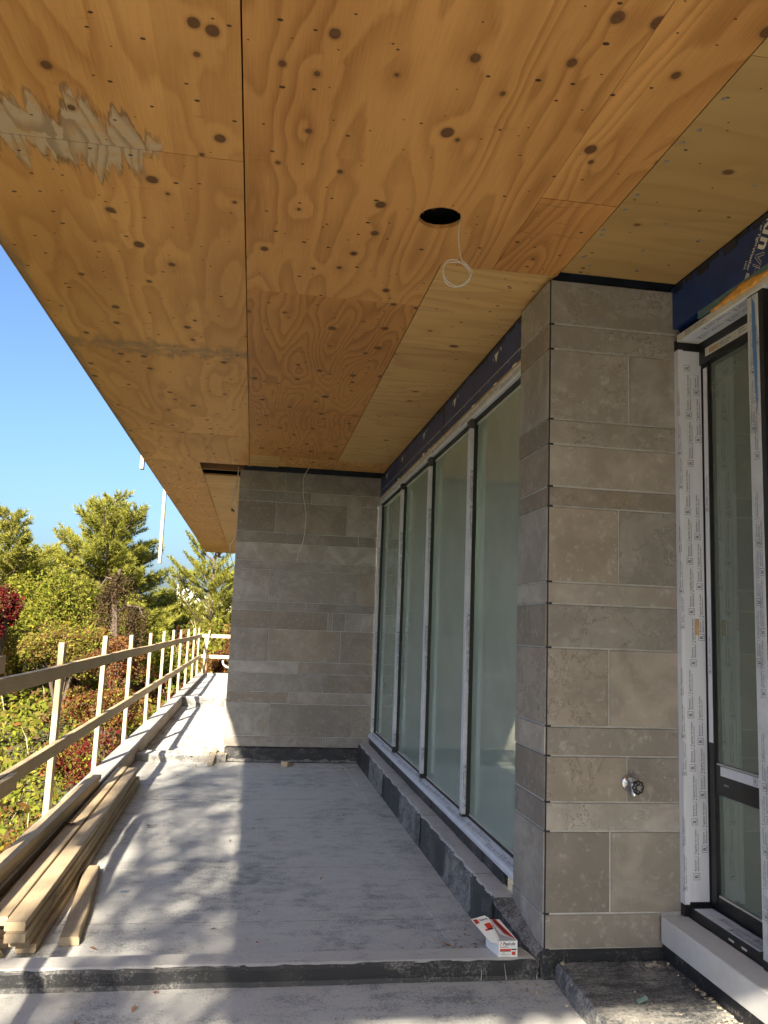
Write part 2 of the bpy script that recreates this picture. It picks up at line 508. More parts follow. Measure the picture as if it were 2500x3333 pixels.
leaf_mat('leaf_orange', (0.1197, 0.0536, 0.0176), (0.2268, 0.1197, 0.0410))
leaf_mat('leaf_red', (0.0420, 0.0056, 0.0078), (0.1120, 0.0146, 0.0146), 0.18)
leaf_mat('leaf_brown', (0.0756, 0.0468, 0.0242), (0.1814, 0.1134, 0.0567))
leaf_mat('leaf_yellow', (0.2023, 0.1606, 0.0179), (0.3272, 0.2618, 0.0357))
leaf_mat('needle', (0.0982, 0.1157, 0.0198), (0.3465, 0.3307, 0.0644), 0.3)
leaf_mat('needle_dark', (0.0894, 0.1064, 0.0216), (0.3277, 0.3059, 0.0599), 0.25)
leaf_mat('vine_leaf', (0.0252, 0.0179, 0.0101), (0.0896, 0.0616, 0.0336), 0.2)
LEAVES = ['leaf_green', 'leaf_lime', 'leaf_olive', 'leaf_orange', 'leaf_red', 'leaf_brown', 'leaf_yellow']


# ------------------------------------------------------------------ mesh helpers
class MB:
    def __init__(self):
        self.v, self.f = [], []

    def add(self, vs, fs):
        o = len(self.v)
        self.v += [tuple(p) for p in vs]
        self.f += [tuple(i + o for i in q) for q in fs]
        return self

    def box(self, x0, x1, y0, y1, z0, z1):
        return self.add([(x0, y0, z0), (x1, y0, z0), (x1, y1, z0), (x0, y1, z0), (x0, y0, z1), (x1, y0, z1), (x1, y1, z1), (x0, y1, z1)],
                        [(0, 3, 2, 1), (4, 5, 6, 7), (0, 1, 5, 4), (1, 2, 6, 5), (2, 3, 7, 6), (3, 0, 4, 7)])

    def cbox(self, x0, x1, y0, y1, z0, z1, c=0.003):
        bm = bmesh.new()
        bmesh.ops.create_cube(bm, size=1)
        for v in bm.verts:
            v.co = ((x0 + x1) / 2 + v.co.x * (x1 - x0), (y0 + y1) / 2 + v.co.y * (y1 - y0), (z0 + z1) / 2 + v.co.z * (z1 - z0))
        bmesh.ops.bevel(bm, geom=bm.edges[:], offset=c, segments=1, affect='EDGES')
        return self.bm(bm)

    def bm(self, bm, mat=None):
        if mat is not None:
            bm.transform(mat)
        bm.verts.index_update()
        self.add([v.co[:] for v in bm.verts], [[v.index for v in f.verts] for f in bm.faces])
        bm.free()
        return self

    def tube(self, pts, r, n=8, cap=True):
        pts = [Vector(p) for p in pts]
        k = len(pts)
        rr = r if isinstance(r, (list, tuple)) else [r] * k
        up = Vector((0, 0, 1))
        vs, fs = [], []
        for i, p in enumerate(pts):
            d = (pts[min(i + 1, k - 1)] - pts[max(i - 1, 0)]).normalized()
            a = d.cross(up)
            if a.length < 1e-3:
                a = d.cross(Vector((1, 0, 0)))
            a.normalize()
            b = d.cross(a).normalized()
            for j in range(n):
                t = 2 * math.pi * j / n
                vs.append(p + (a * math.cos(t) + b * math.sin(t)) * rr[i])
        for i in range(k - 1):
            for j in range(n):
                j2 = (j + 1) % n
                fs.append((i * n + j, i * n + j2, (i + 1) * n + j2, (i + 1) * n + j))
        if cap:
            fs.append(tuple(range(n - 1, -1, -1)))
            fs.append(tuple((k - 1) * n + j for j in range(n)))
        return self.add(vs, fs)

    def lathe(self, prof, o, ax, n=20):
        o, ax = Vector(o), Vector(ax).normalized()
        a = ax.cross(Vector((0.3, 0.1, 1))).normalized()
        b = ax.cross(a).normalized()
        vs, fs = [], []
        for (h, r) in prof:
            for j in range(n):
                t = 2 * math.pi * j / n
                vs.append(o + ax * h + (a * math.cos(t) + b * math.sin(t)) * r)
        for i in range(len(prof) - 1):
            for j in range(n):
                j2 = (j + 1) % n
                fs.append((i * n + j, i * n + j2, (i + 1) * n + j2, (i + 1) * n + j))
        fs.append(tuple(range(n - 1, -1, -1)))
        fs.append(tuple((len(prof) - 1) * n + j for j in range(n)))
        return self.add(vs, fs)

    def build(self, name, mat, parent=None, smooth=False):
        o = self._build(name, mat, parent, smooth)
        if name.endswith('_print') or name == 'board_stamp':
            o['kind'] = 'stuff'
        return o

    def _build(self, name, mat, parent=None, smooth=False):
        me = bpy.data.meshes.new(name)
        off = Vector((0, 0, 0))
        if parent is not None:
            off = world_loc(parent)
        me.from_pydata([(v[0] - off.x, v[1] - off.y, v[2] - off.z) for v in self.v], [], self.f)
        me.materials.append(M[mat] if isinstance(mat, str) else mat)
        bm = bmesh.new()
        bm.from_mesh(me)
        bmesh.ops.recalc_face_normals(bm, faces=bm.faces[:])
        bm.to_mesh(me)
        bm.free()
        if smooth:
            me.polygons.foreach_set('use_smooth', [True] * len(me.polygons))
        o = bpy.data.objects.new(name, me)
        COL.objects.link(o)
        o.parent = parent
        return o


def world_loc(o):
    p = Vector((0, 0, 0))
    while o is not None:
        p += o.location
        o = o.parent
    return p


def tag(o, label=None, cat=None, group=None, kind=None):
    if label:
        o['label'] = label
    if cat:
        o['category'] = cat
    if group:
        o['group'] = group
    if kind:
        o['kind'] = kind
    return o


def empty(name, loc=(0, 0, 0), label=None, cat=None, group=None, kind=None):
    o = bpy.data.objects.new(name, None)
    o.empty_display_size = 0.2
    COL.objects.link(o)
    o.location = loc
    return tag(o, label, cat, group, kind)


def box(name, mat, b, parent=None, c=None):
    m = MB()
    m.cbox(*b, c) if c else m.box(*b)
    return m.build(name, mat, parent)


def quick(name, V, F, mats, mi, parent=None, origin=(0, 0, 0)):
    """numpy mesh: V (n,3), F (m,k)"""
    me = bpy.data.meshes.new(name)
    V = np.asarray(V, np.float32) - np.asarray(origin, np.float32)
    F = np.asarray(F, np.int32)
    k = F.shape[1]
    me.vertices.add(len(V))
    me.vertices.foreach_set('co', V.ravel())
    me.loops.add(F.size)
    me.loops.foreach_set('vertex_index', F.ravel())
    me.polygons.add(len(F))
    me.polygons.foreach_set('loop_start', np.arange(0, F.size, k, dtype=np.int32))
    for m in mats:
        me.materials.append(M[m])
    if mi is not None:
        me.polygons.foreach_set('material_index', np.asarray(mi, np.int32))
    me.update(calc_edges=True)
    o = bpy.data.objects.new(name, me)
    COL.objects.link(o)
    o.parent = parent
    return o


_txt = {}


def glyphs(body, size=1.0, bold=0.0, shear=0.0, outline=None):
    key = (body, size, bold, shear)
    if key in _txt:
        return _txt[key]
    cu = bpy.data.curves.new('lettering', 'FONT')
    cu.body = body
    cu.size = size
    cu.resolution_u = 2
    cu.offset = bold
    cu.shear = shear
    ob = bpy.data.objects.new('lettering', cu)
    COL.objects.link(ob)
    dg = bpy.context.evaluated_depsgraph_get()
    me = ob.evaluated_get(dg).to_mesh()
    V = np.array([v.co[:2] for v in me.vertices], float).reshape(-1, 2)
    F = [tuple(p.vertices) for p in me.polygons]
    ob.evaluated_get(dg).to_mesh_clear()
    bpy.data.objects.remove(ob)
    bpy.data.curves.remove(cu)
    _txt[key] = (V, F)
    return V, F


class Print:
    """flat lettering laid on a surface: origin O, reading axis A, up axis B"""
    def __init__(self, O, A, B):
        self.O, self.A, self.B = Vector(O), Vector(A).normalized(), Vector(B).normalized()
        self.mb = MB()

    def pt(self, u, v):
        return self.O + self.A * u + self.B * v

    def text(self, s, u, v, size, bold=0.0, shear=0.0, sx=1.0):
        V, F = glyphs(s, 1.0, bold, shear)
        self.mb.add([self.pt(u + x * size * sx, v + y * size) for x, y in V], F)
        return self

    def rect(self, u0, u1, v0, v1):
        self.mb.add([self.pt(u0, v0), self.pt(u1, v0), self.pt(u1, v1), self.pt(u0, v1)], [(0, 1, 2, 3)])
        return self

    def frame(self, u0, u1, v0, v1, w):
        self.rect(u0, u1, v0, v0 + w).rect(u0, u1, v1 - w, v1).rect(u0, u0 + w, v0 + w, v1 - w).rect(u1 - w, u1, v0 + w, v1 - w)
        return self

    def poly(self, pts):
        self.mb.add([self.pt(*p) for p in pts], [tuple(range(len(pts)))])
        return self


def film_pattern(O, A, B, length, width, phase=0.0, cols=None, s=1.0):
    """boxed R, maker's name, slogan, repeated along A on a strip of the given width along B"""
    P = Print(O, A, B)
    pitch = 0.235 * s
    cols = cols or [0.55]
    for ci, cv in enumerate(cols):
        k = 0
        u = -phase + ci * 0.5 * pitch
        while u < length - 0.03:
            v = width * cv + (k % 4) * 0.006 * s - 0.012 * s
            b = 0.030 * s
            if u > 0.005 and v > 0 and v + b < width:
                if u + b < length:
                    P.frame(u, u + b, v, v + b, 0.0016 * s)
                    P.text('R', u + 0.007 * s, v + 0.0055 * s, 0.027 * s, 0.01)
            if u + 0.036 * s > 0 and u + 0.10 * s < length and v > 0 and v + 0.028 * s < width:
                P.text('Reynaers', u + 0.038 * s, v + 0.016 * s, 0.0135 * s, 0.008)
                P.text('Aluminium', u + 0.038 * s, v + 0.003 * s, 0.0135 * s, 0.008)
                P.rect(u + 0.100 * s, u + 0.101 * s, v + 0.004 * s, v + 0.024 * s)
                if u + 0.21 * s < length:
                    P.text('Together for better', u + 0.109 * s, v + 0.014 * s, 0.0135 * s, 0.008)
                    P.rect(u + 0.118 * s, u + 0.200 * s, v + 0.0055 * s, v + 0.0075 * s)
                    P.rect(u + 0.109 * s, u + 0.1135 * s, v + 0.003 * s, v + 0.009 * s)
            u += pitch
            k += 1
    return P.mb


# ------------------------------------------------------------------ the setting
SOF = 3.205

# terrace slab and its membrane sheets
slab = box('terrace_slab', 'flashing_dusty', (-1.30, 2.2, -3.0, 22.0, -0.30, -0.012))
tag(slab, kind='structure')
cuts = [-3.0, -0.3, 0.7, 1.65, 2.62, 3.66]
cuts2 = [3.77, 4.384, 5.332, 6.300, 7.300, 8.374, 9.20]
cuts3 = [9.44, 10.4, 11.4, 12.4, 13.4, 14.4, 15.02]


def sheets(cs, x0, x1, zb=0.0):
    for i in range(len(cs) - 1):
        z = zb + (0.0 if i % 2 else 0.002)
        m = MB()
        # a sheet with a slightly wavy lap edge
        n = 24
        vs, fs = [], []
        rnd = random.Random(i + int(cs[0] * 10))
        for k in range(n + 1):
            x = x0 + (x1 - x0) * k / n
            j0 = rnd.uniform(-0.004, 0.004)
            j1 = rnd.uniform(-0.004, 0.004)
            ya = cs[i] - (0.0 if i % 2 else 0.012) + (j0 if i else 0)
            yb = cs[i + 1] + (0.0 if i % 2 else 0.012) + (j1 if i < len(cs) - 2 else 0)
            vs += [(x, ya, z), (x, yb, z), (x, ya, zb - 0.012), (x, yb, zb - 0.012)]
        for k in range(n):
            a, b = 4 * k, 4 * k + 4
            fs += [(a, b, b + 1, a + 1), (a, a + 2, b + 2, b), (a + 1, b + 1, b + 3, a + 3)]
        m.add(vs, fs).build('membrane_sheet', 'floor_membrane', slab)
        if i:
            vs, fs = [], []
            for k in range(61):
                x = x0 + (x1 - x0) * k / 60
                w = max(0.0006, 0.0022 + rnd.uniform(-0.002, 0.002))
                yc_ = cs[i] + (0.012 if i % 2 else -0.012) + rnd.uniform(-0.002, 0.002)
                vs += [(x, yc_ - w, zb + 0.0026), (x, yc_ + w, zb + 0.0026)]
            for k in range(60):
                fs.append((2 * k, 2 * k + 2, 2 * k + 3, 2 * k + 1))
            MB().add(vs, fs).build('lap_seam', 'flashing_dusty', slab)


sheets(cuts, -1.13, 2.1)
sheets(cuts2, -1.13, 1.225)
sheets(cuts3, -1.13, -0.22)
sheets([15.17, 16.2, 17.2, 18.2, 19.2, 20.2, 21.4, 21.80], -1.13, -0.22, 0.11)
# lapped strip along the window upstand
mstrip = MB()
vs, fs = [], []
for k in range(41):
    y = 3.80 + 5.36 * k / 40
    x = 1.03 - 0.03 * math.sin(k * 0.16) + random.uniform(-0.006, 0.006)
    vs += [(x, y, 0.0075), (1.223, y, 0.0075), (x, y, -0.002)]
for k in range(40):
    a, b = 3 * k, 3 * k + 3
    fs += [(a, a + 1, b + 1, b), (a, b, b + 2, a + 2)]
mstrip.add(vs, fs).build('membrane_strip', 'floor_membrane', slab)


def curb(name, x0, x1, y0, y1, h, top, face, segs, seed, c=0.012):
    """upstand across the terrace: top sheet and lapped flashing pieces with worn edges"""
    r = random.Random(seed)
    root = empty(name, (x0, y0, 0), kind='structure')
    xs = [x0 + (x1 - x0) * k / segs + (r.uniform(-0.12, 0.12) if 0 < k < segs else 0) for k in range(segs + 1)]
    for k in range(segs):
        pr = 0.003 if k % 2 else 0.0
        n = max(4, int((xs[k + 1] - xs[k]) / 0.04))
        vs, fs = [], []
        ov = 0.02 if k % 2 else 0.0
        for q in range(n + 1):
            x = xs[k] - ov + (xs[k + 1] - xs[k] + 2 * ov) * q / n
            if k == 0:
                x = max(x, x0)
            if k == segs - 1:
                x = min(x, x1)
            e = r.uniform(-0.004, 0.004)
            zt = h - c * 0.7 + e
            vs += [(x, y0 - pr - 0.006, 0.0), (x, y0 - pr, 0.02), (x, y0 - pr, zt - 0.006), (x, y0 - pr + c * 0.7, zt + c * 0.7 - 0.002)]
        for q in range(n):
            a, b = 4 * q, 4 * q + 4
            for j in range(3):
                fs.append((a + j, b + j, b + j + 1, a + j + 1))
        MB().add(vs, fs).build('flashing_piece', face, root)
    m = MB()
    n = int((x1 - x0) / 0.05)
    vs, fs = [], []
    for q in range(n + 1):
        x = x0 + (x1 - x0) * q / n
        e = r.uniform(-0.003, 0.003)
        vs += [(x, y0 + c * 0.5 + e, h - 0.004), (x, y0 + c + 0.012, h + 0.0015), (x, y1 - c, h + 0.001 + r.uniform(-0.001, 0.001)), (x, y1 + r.uniform(-0.002, 0.002), h - c * 0.5), (x, y1, 0.0)]
    for q in range(n):
        a, b = 5 * q, 5 * q + 5
        for j in range(4):
            fs.append((a + j, b + j, b + j + 1, a + j + 1))
    m.add(vs, fs).build('top_sheet', top, root)
    return root


curb('terrace_curb', -1.135, 1.30, 3.647, 3.795, 0.082, 'curb_top', 'flashing', 6, 3)
curb('terrace_curb', -1.135, -0.20, 9.171, 9.46, 0.074, 'curb_top', 'flashing_dusty', 3, 5)
curb('terrace_curb', -1.135, -0.20, 14.98, 15.20, 0.155, 'curb_top', 'flashing_dusty', 2, 6)

# edge parapet
par = empty('terrace_parapet', (-1.21, 9, 0), kind='structure')
box('parapet_core', 'parapet_face', (-1.288, -1.136, -3.0, 21.95, -0.45, 0.155), par)
for i, (a, b) in enumerate(((-3.0, 2.6), (2.604, 7.4), (7.404, 12.2), (12.204, 17.0), (17.004, 21.95))):
    MB().cbox(-1.297, -1.129, a, b, 0.1555, 0.1665, 0.003).build('coping_sheet', 'parapet_top', par)
box('parapet_core', 'parapet_face', (-1.136, -0.2, 21.80, 21.94, -0.45, 0.155), par)
box('coping_sheet', 'parapet_top', (-1.128, -0.2, 21.79, 21.95, 0.1555, 0.1665), par, 0.003)
box('outer_wall', 'mortar', (-1.283, -1.15, -3.0, 21.95, -4.0, -0.45), par)

# upstand below the long window
ups = empty('window_upstand', (1.22, 6.4, 0), kind='structure')
yy = [4.06, 4.45, 5.05, 5.80, 6.62, 7.45, 8.30, 9.25]
for i in range(len(yy) - 1):
    pr = 0.0035 if i % 2 else 0.0
    r_ = random.Random(40 + i)
    n = 22
    vs, fs = [], []
    for k in range(n + 1):
        y = yy[i] + (yy[i + 1] - yy[i] + (0.03 if i % 2 == 0 else 0)) * k / n
        w1 = 0.004 * math.sin(k * 0.55 + i) + r_.uniform(-0.001, 0.001)
        w2 = 0.003 * math.sin(k * 0.8 + i * 2) + r_.uniform(-0.0008, 0.0008)
        zt = 0.205 + w2
        vs += [(1.214 - pr - 0.012, y, 0.004), (1.219 - pr + w1 * 0.5, y, 0.03), (1.222 - pr + w1 * 0.6, y, zt - 0.016), (1.232 + w1, y, zt - 0.002)]
    for k in range(n):
        a, b = 4 * k, 4 * k + 4
        for j in range(3):
            fs.append((a + j, b + j, b + j + 1, a + j + 1))
    MB().add(vs, fs).build('flashing_piece', 'flashing_dusty' if i % 2 else 'flashing', ups, True)
    vs, fs = [], []
    for k in range(n + 1):
        y = yy[i] + 0.002 + (yy[i + 1] - yy[i] - 0.004) * k / n
        w1 = 0.005 * math.sin(k * 0.7 + i) + r_.uniform(-0.003, 0.003)
        vs += [(1.227 + w1, y, 0.2005), (1.238 + w1, y, 0.2075 + pr * 0.3), (1.345, y, 0.2080 + pr * 0.3)]
    for k in range(n):
        a, b = 3 * k, 3 * k + 3
        for j in range(2):
            fs.append((a + j, b + j, b + j + 1, a + j + 1))
    MB().add(vs, fs).build('top_sheet', 'curb_top', ups)
    zz = (0.196, 0.296)
    box('riser_sheet', 'flashing', (1.338 - pr, 1.36, yy[i] + 0.2, yy[i + 1] + 0.2, zz[0], zz[1]), ups)
box('upstand_core', 'flashing', (1.24, 1.6, 4.08, 9.25, 0.0, 0.196), ups)
secs = []
rn = random.Random(9)
for k in range(15):
    f = k / 14
    y = 4.085 - 0.435 * f
    e = rn.uniform(-0.004, 0.004)
    g = f ** 0.8
    secs.append([(1.206 + 0.075 * g, y, 0.0), (1.219 + 0.072 * g + e, y, 0.10 - 0.05 * f), (1.222 + 0.074 * g + e, y, 0.190 - 0.105 * g), (1.238 + 0.066 * g + e, y, 0.206 - 0.104 * g + e), (1.335, y, 0.209 - 0.088 * g)])
vs = [p for q in secs for p in q]
MB().add(vs, [(5 * i + j, 5 * i + 5 + j, 5 * i + 6 + j, 5 * i + 1 + j) for i in range(14) for j in range(2)] + [(70, 71, 72, 73, 74)]).build('flashing_piece', 'flashing', ups)
MB().add(vs, [(5 * i + j, 5 * i + 5 + j, 5 * i + 6 + j, 5 * i + 1 + j) for i in range(14) for j in (2, 3)]).build('top_sheet', 'flashing_dusty', ups, True)

# soffit -------------------------------------------------------------
sof = empty('roof_soffit', (0, 0, SOF), kind='structure')
TH = 0.018


def panel(poly, mat, holes=(), dz=0.0, gap=0.0015):
    bm = bmesh.new()
    loops = []
    cx = sum(p[0] for p in poly) / len(poly)
    z = SOF + dz
    edges = []

    def loop(pts):
        vv = [bm.verts.new((x, y, z)) for x, y in pts]
        for i in range(len(vv)):
            edges.append(bm.edges.new((vv[i], vv[(i + 1) % len(vv)])))
        return vv
    loop(poly)
    for (hx, hy, hr) in holes:
        rr = random.Random(5)
        loop([(hx + (hr + rr.uniform(-0.0015, 0.0015)) * math.cos(2 * math.pi * k / 48), hy + (hr + rr.uniform(-0.0015, 0.0015)) * math.sin(2 * math.pi * k / 48)) for k in range(48)])
    bmesh.ops.triangle_fill(bm, use_beauty=True, edges=edges)
    g = bmesh.ops.extrude_face_region(bm, geom=bm.faces[:])
    for v in [e for e in g['geom'] if isinstance(e, bmesh.types.BMVert)]:
        v.co.z += TH
    m = MB().bm(bm)
    return m.build('plywood_panel', mat, sof)


def rp(x0, x1, y0, y1, mat, dz=0.0):
    g = 0.0013
    return panel([(x0 + g, y0 + g), (x1 - g, y0 + g), (x1 - g, y1 - g), (x0 + g, y1 - g)], mat, (), dz)


for a, b, dz in ((-2.4, 0.53, 0), (0.53, 2.96, 0.001), (2.96, 5.33, 0), (5.33, 7.69, 0.0012), (7.69, 9.11, 0)):
    rp(-1.27, -0.1365, a, b, 'ply_left', dz)
rp(-0.1335, 1.04, -2.4, -0.69, 'ply_mid')
rp(-0.1335, 1.04, -0.69, 1.75, 'ply_mid', 0.001)
panel([(-0.132, 1.752), (1.0387, 1.752), (1.0387, 3.6475), (0.7837, 3.6475), (0.7837, 4.1715), (-0.132, 4.1715)], 'ply_mid', [(0.684, 3.214, 0.0905)])
rp(-0.1335, 0.785, 4.173, 6.60, 'ply_rough', 0.001)
rp(-0.1335, 0.785, 6.60, 8.503, 'ply_rough')
rp(-0.1335, 0.184, 8.503, 9.11, 'ply_cross')
rp(0.184, 1.36, 8.503, 9.05, 'ply_far', 0.001)
rp(1.04, 1.3635, -2.4, 0.5, 'ply_mid')
rp(1.04, 1.3635, 0.5, 2.961, 'ply_mid', 0.0015)
rp(1.04, 1.3635, 2.963, 3.648, 'ply_rough')
for a, b in ((-2.4, -0.1), (-0.1, 2.05), (2.05, 3.60)):
    rp(1.3665, 1.958, a, b, 'ply_dull', 0.002)
for a, b, dz in ((3.651, 4.83, 0.001), (4.83, 6.10, 0), (6.10, 7.31, 0.0012), (7.31, 8.503, 0)):
    rp(0.788, 1.358, a, b, 'ply_cross', dz)
yc = [9.112, 10.1, 12.5, 14.9, 17.3, 19.7, 21.2]
for a, b in zip(yc, yc[1:]):
    rp(-1.27, -0.682, a, b, 'ply_far')
yc = [9.87, 11.05, 12.25, 13.45, 14.65, 15.85, 17.05, 18.25, 19.45, 21.2]
for a, b in zip(yc, yc[1:]):
    rp(-0.679, -0.20, a, b, 'ply_cross')
# screws standing in the dull strip and along its joint
for (x, y) in ((1.40, 2.25), (1.41, 2.42), (1.392, 2.50), (1.395, 2.62), (1.40, 2.86), (1.405, 2.98), (1.39, 3.16), (1.40, 3.20), (1.405, 3.42), (1.62, 3.05), (1.64, 3.30), (1.80, 2.70), (1.83, 3.15), (1.70, 3.48), (1.47, 3.50)):
    MB().lathe([(-0.001, 0.0095), (0.0015, 0.009), (0.003, 0.004), (0.0032, 0.0)], (x, y, SOF + 0.002), (0.12, 0.1, -1), 10).build('screw', 'grey_label', sof)
# splinters hanging round the drilled hole
for k in range(16):
    t = random.uniform(0, 6.28)
    p = Vector((0.684 + 0.0905 * math.cos(t), 3.214 + 0.0905 * math.sin(t), SOF + 0.001))
    q = p + Vector((random.uniform(-0.008, 0.008), random.uniform(-0.008, 0.008), -random.uniform(0.004, 0.014)))
    MB().tube([p, q], [0.0012, 0.0003], 4).build('splinter', 'joist', sof)
# framing above the plywood
deck = box('roof_deck', 'dark_core', (-1.268, 8.0, -2.38, 21.18, 3.36, 3.62))
tag(deck, kind='structure')
fas = empty('roof_fascia', (-1.28, 9, 3.3), kind='structure')
box('fascia_board', 'joist', (-1.286, -1.271, -2.40, 21.2, SOF + 0.004, 3.62), fas)
box('fascia_board', 'joist', (-1.27, 1.96, -2.415, -2.401, SOF + 0.004, 3.62), fas)
box('fascia_board', 'joist', (-1.27, -0.2, 21.201, 21.216, SOF + 0.004, 3.62), fas)
jo = empty('roof_joists', (0, 0, 3.25), kind='structure')
for y in (9.60, 10.6):
    box('joist', 'joist', (-1.2, -0.21, y, y + 0.04, SOF + 0.022, 3.36), jo)
for x in (-1.2, -0.74, -0.16):
    box('joist', 'joist', (x, x + 0.04, 4.0, 9.4, SOF + 0.022, 3.36), jo)
box('joist', 'joist', (-0.66, -0.2, 9.19, 9.23, SOF + 0.022, 3.30), jo)

# house volume behind the walls
hb = empty('house_shell', (3, 6, 0), kind='structure')
box('shell_wall', 'limestone', (-0.19, 8.0, 9.33, 21.1, -0.2, 3.34), hb)
box('shell_wall', 'dark_core', (1.9, 8.0, -3.0, -2.9, -0.2, 3.34), hb)  # unseen end wall, added to keep the sun out of the rooms
box('room_floor', 'interior_floor', (1.50, 7.5, 4.06, 9.33, 0.10, 0.28), hb)
box('room_floor', 'interior_floor', (2.15, 7.5, -2.9, 4.05, 0.10, 0.28), hb)
box('room_ceiling', 'interior_paint', (1.52, 7.5, 4.06, 9.33, 3.05, 3.20), hb)
box('room_ceiling', 'interior_paint', (2.22, 7.5, -2.9, 4.05, 3.05, 3.20), hb)
box('room_wall', 'interior_paint', (7.3, 7.5, -2.9, 9.33, 0.28, 3.05), hb)
box('room_wall', 'interior_paint', (1.52, 7.3, 9.20, 9.32, 0.28, 3.05), hb)
box('room_wall', 'interior_paint', (2.3, 7.3, 3.86, 3.98, 0.28, 3.05), hb)
box('room_wall', 'interior_paint', (4.4, 4.52, 3.98, 7.4, 0.28, 3.05), hb)

# ------------------------------------------------------------------ stone walls
COURSE = [3.185, 2.961, 2.835, 2.490, 2.369, 2.167, 2.072, 1.720, 1.620, 1.420, 1.070, 0.941, 0.741, 0.616, 0.269, 0.155]


def stone(parent, axis, face, a0, a1, z0, z1, seed):
    """one facing stone: arrises eased, its face slightly proud or shy of its neighbours"""
    r = random.Random(seed)
    j = 0.0042
    d = r.uniform(-0.0025, 0.0025)
    c = 0.003
    m = MB()
    f0, f1 = face + d, face + 0.045
    if axis == 'y':
        q = [(a0 + j, z0 + j), (a1 - j, z0 + j), (a1 - j, z1 - j), (a0 + j, z1 - j)]
        P = lambda u, v, w: (u, w, v)
    else:
        q = [(a0 + j, z0 + j), (a1 - j, z0 + j), (a1 - j, z1 - j), (a0 + j, z1 - j)]
        P = lambda u, v, w: (w, u, v)
    inn = [(q[0][0] + c, q[0][1] + c), (q[1][0] - c, q[1][1] + c), (q[2][0] - c, q[2][1] - c), (q[3][0] + c, q[3][1] - c)]
    vs = [P(u, v, f0) for u, v in inn] + [P(u, v, f0 + c) for u, v in q] + [P(u, v, f1) for u, v in q]
    fs = [(0, 1, 2, 3)]
    for k in range(4):
        k2 = (k + 1) % 4
        fs += [(k, 4 + k, 4 + k2, k2), (4 + k, 8 + k, 8 + k2, 4 + k2)]
    fs.append((8, 11, 10, 9))
    m.add(vs, fs)
    return m.build('stone', 'limestone', parent)


far = empty('stone_wall', (0.57, 9.29, 0), 'grey limestone wall of long courses at the far end of the terrace, beside the tall window', 'wall')
vj = [[0.269], [0.573], [0.183, 0.989], [0.323, 1.131], [0.559], [0.840], [0.152, 1.145], [0.266, 0.570], [0.822, 0.875, 0.905, 1.02, 1.20], [0.173, 0.975],
      [0.520], [0.798], [0.426], [0.233, 1.134], [0.828]]
sd = 100
for i, js in enumerate(vj):
    xs = [-0.240] + js + [1.372]
    for a, b in zip(xs, xs[1:]):
        sd += 1
        stone(far, 'y', 9.25, a, b, COURSE[i + 1], COURSE[i], sd)
box('mortar_bed', 'mortar', (-0.236, 1.372, 9.2575, 9.325, 0.157, 3.18), far)
box('base_flashing', 'flashing', (-0.222, 1.30, 9.235, 9.32, 0.0, 0.150), far, 0.012)
box('top_gap', 'dark_tape', (-0.2, 1.372, 9.285, 9.325, 3.18, 3.36), far)
m = MB()
vs, fs = [], []
for k in range(31):
    x = -0.23 + 1.5 * k / 30
    vs += [(x, 9.225 + random.uniform(-0.006, 0.004), 0.004), (x, 9.238, 0.03 + random.uniform(-0.01, 0.02)), (x, 9.238, 0.0)]
for k in range(30):
    a, b = 3 * k, 3 * k + 3
    fs += [(a, b, b + 1, a + 1)]
m.add(vs, fs).build('dust_fillet', 'flashing_dusty', far)

colm = empty('stone_column', (1.66, 3.85, 0), 'grey limestone corner column with a hose tap, between the two windows', 'column')
cv = [[], [], [1.730], [], [], [], [1.677], [], [], [1.628], [], [1.714], [], [1.633], []]
CC = COURSE[:-1] + [0.122]
for i, js in enumerate(cv):
    xs = [1.3300] + js + [2.0]
    for a, b in zip(xs, xs[1:]):
        sd += 1
        hi = CC[i]
        if i == 14:
            b = min(b, 1.880)
        stone(colm, 'y', 3.635, a, b, CC[i + 1], hi, sd)
    ys = [3.641] + ([3.967] if i == 14 else []) + [4.075]
    for a, b in zip(ys, ys[1:]):
        sd += 1
        stone(colm, 'x', 1.326, a, b, CC[i + 1], CC[i], sd)
box('mortar_bed', 'mortar', (1.352, 2.0, 3.6425, 3.70, 0.122, 3.18), colm)
box('mortar_bed', 'mortar', (1.3335, 1.40, 3.66, 4.07, 0.122, 3.18), colm)
box('corner_joint', 'dark_core', (1.3295, 1.352, 3.6390, 3.656, 0.122, 3.182), colm)
box('column_core', 'dark_core', (1.41, 2.2, 3.71, 4.06, 0.0, 3.36), colm)
box('base_flashing', 'flashing', (1.318, 1.90, 3.626, 3.72, -0.005, 0.121), colm, 0.014)
box('base_flashing', 'flashing_dusty', (1.312, 1.40, 3.66, 4.10, 0.0, 0.118), colm, 0.012)
box('top_wrap', 'dark_tape', (1.352, 2.0, 3.668, 4.07, 3.181, SOF + 0.15), colm)
# trickles of tar and dust below the column
for k in range(7):
    x = random.uniform(0.95, 1.4)
    z = random.uniform(0.02, 0.075)
    MB().tube([(x, 3.638, z), (x + random.uniform(-0.01, 0.01), 3.634, 0.006)], [0.0008, 0.0016], 5).build('tar_run', 'flashing_dusty' if k % 3 else 'curb_top', colm)

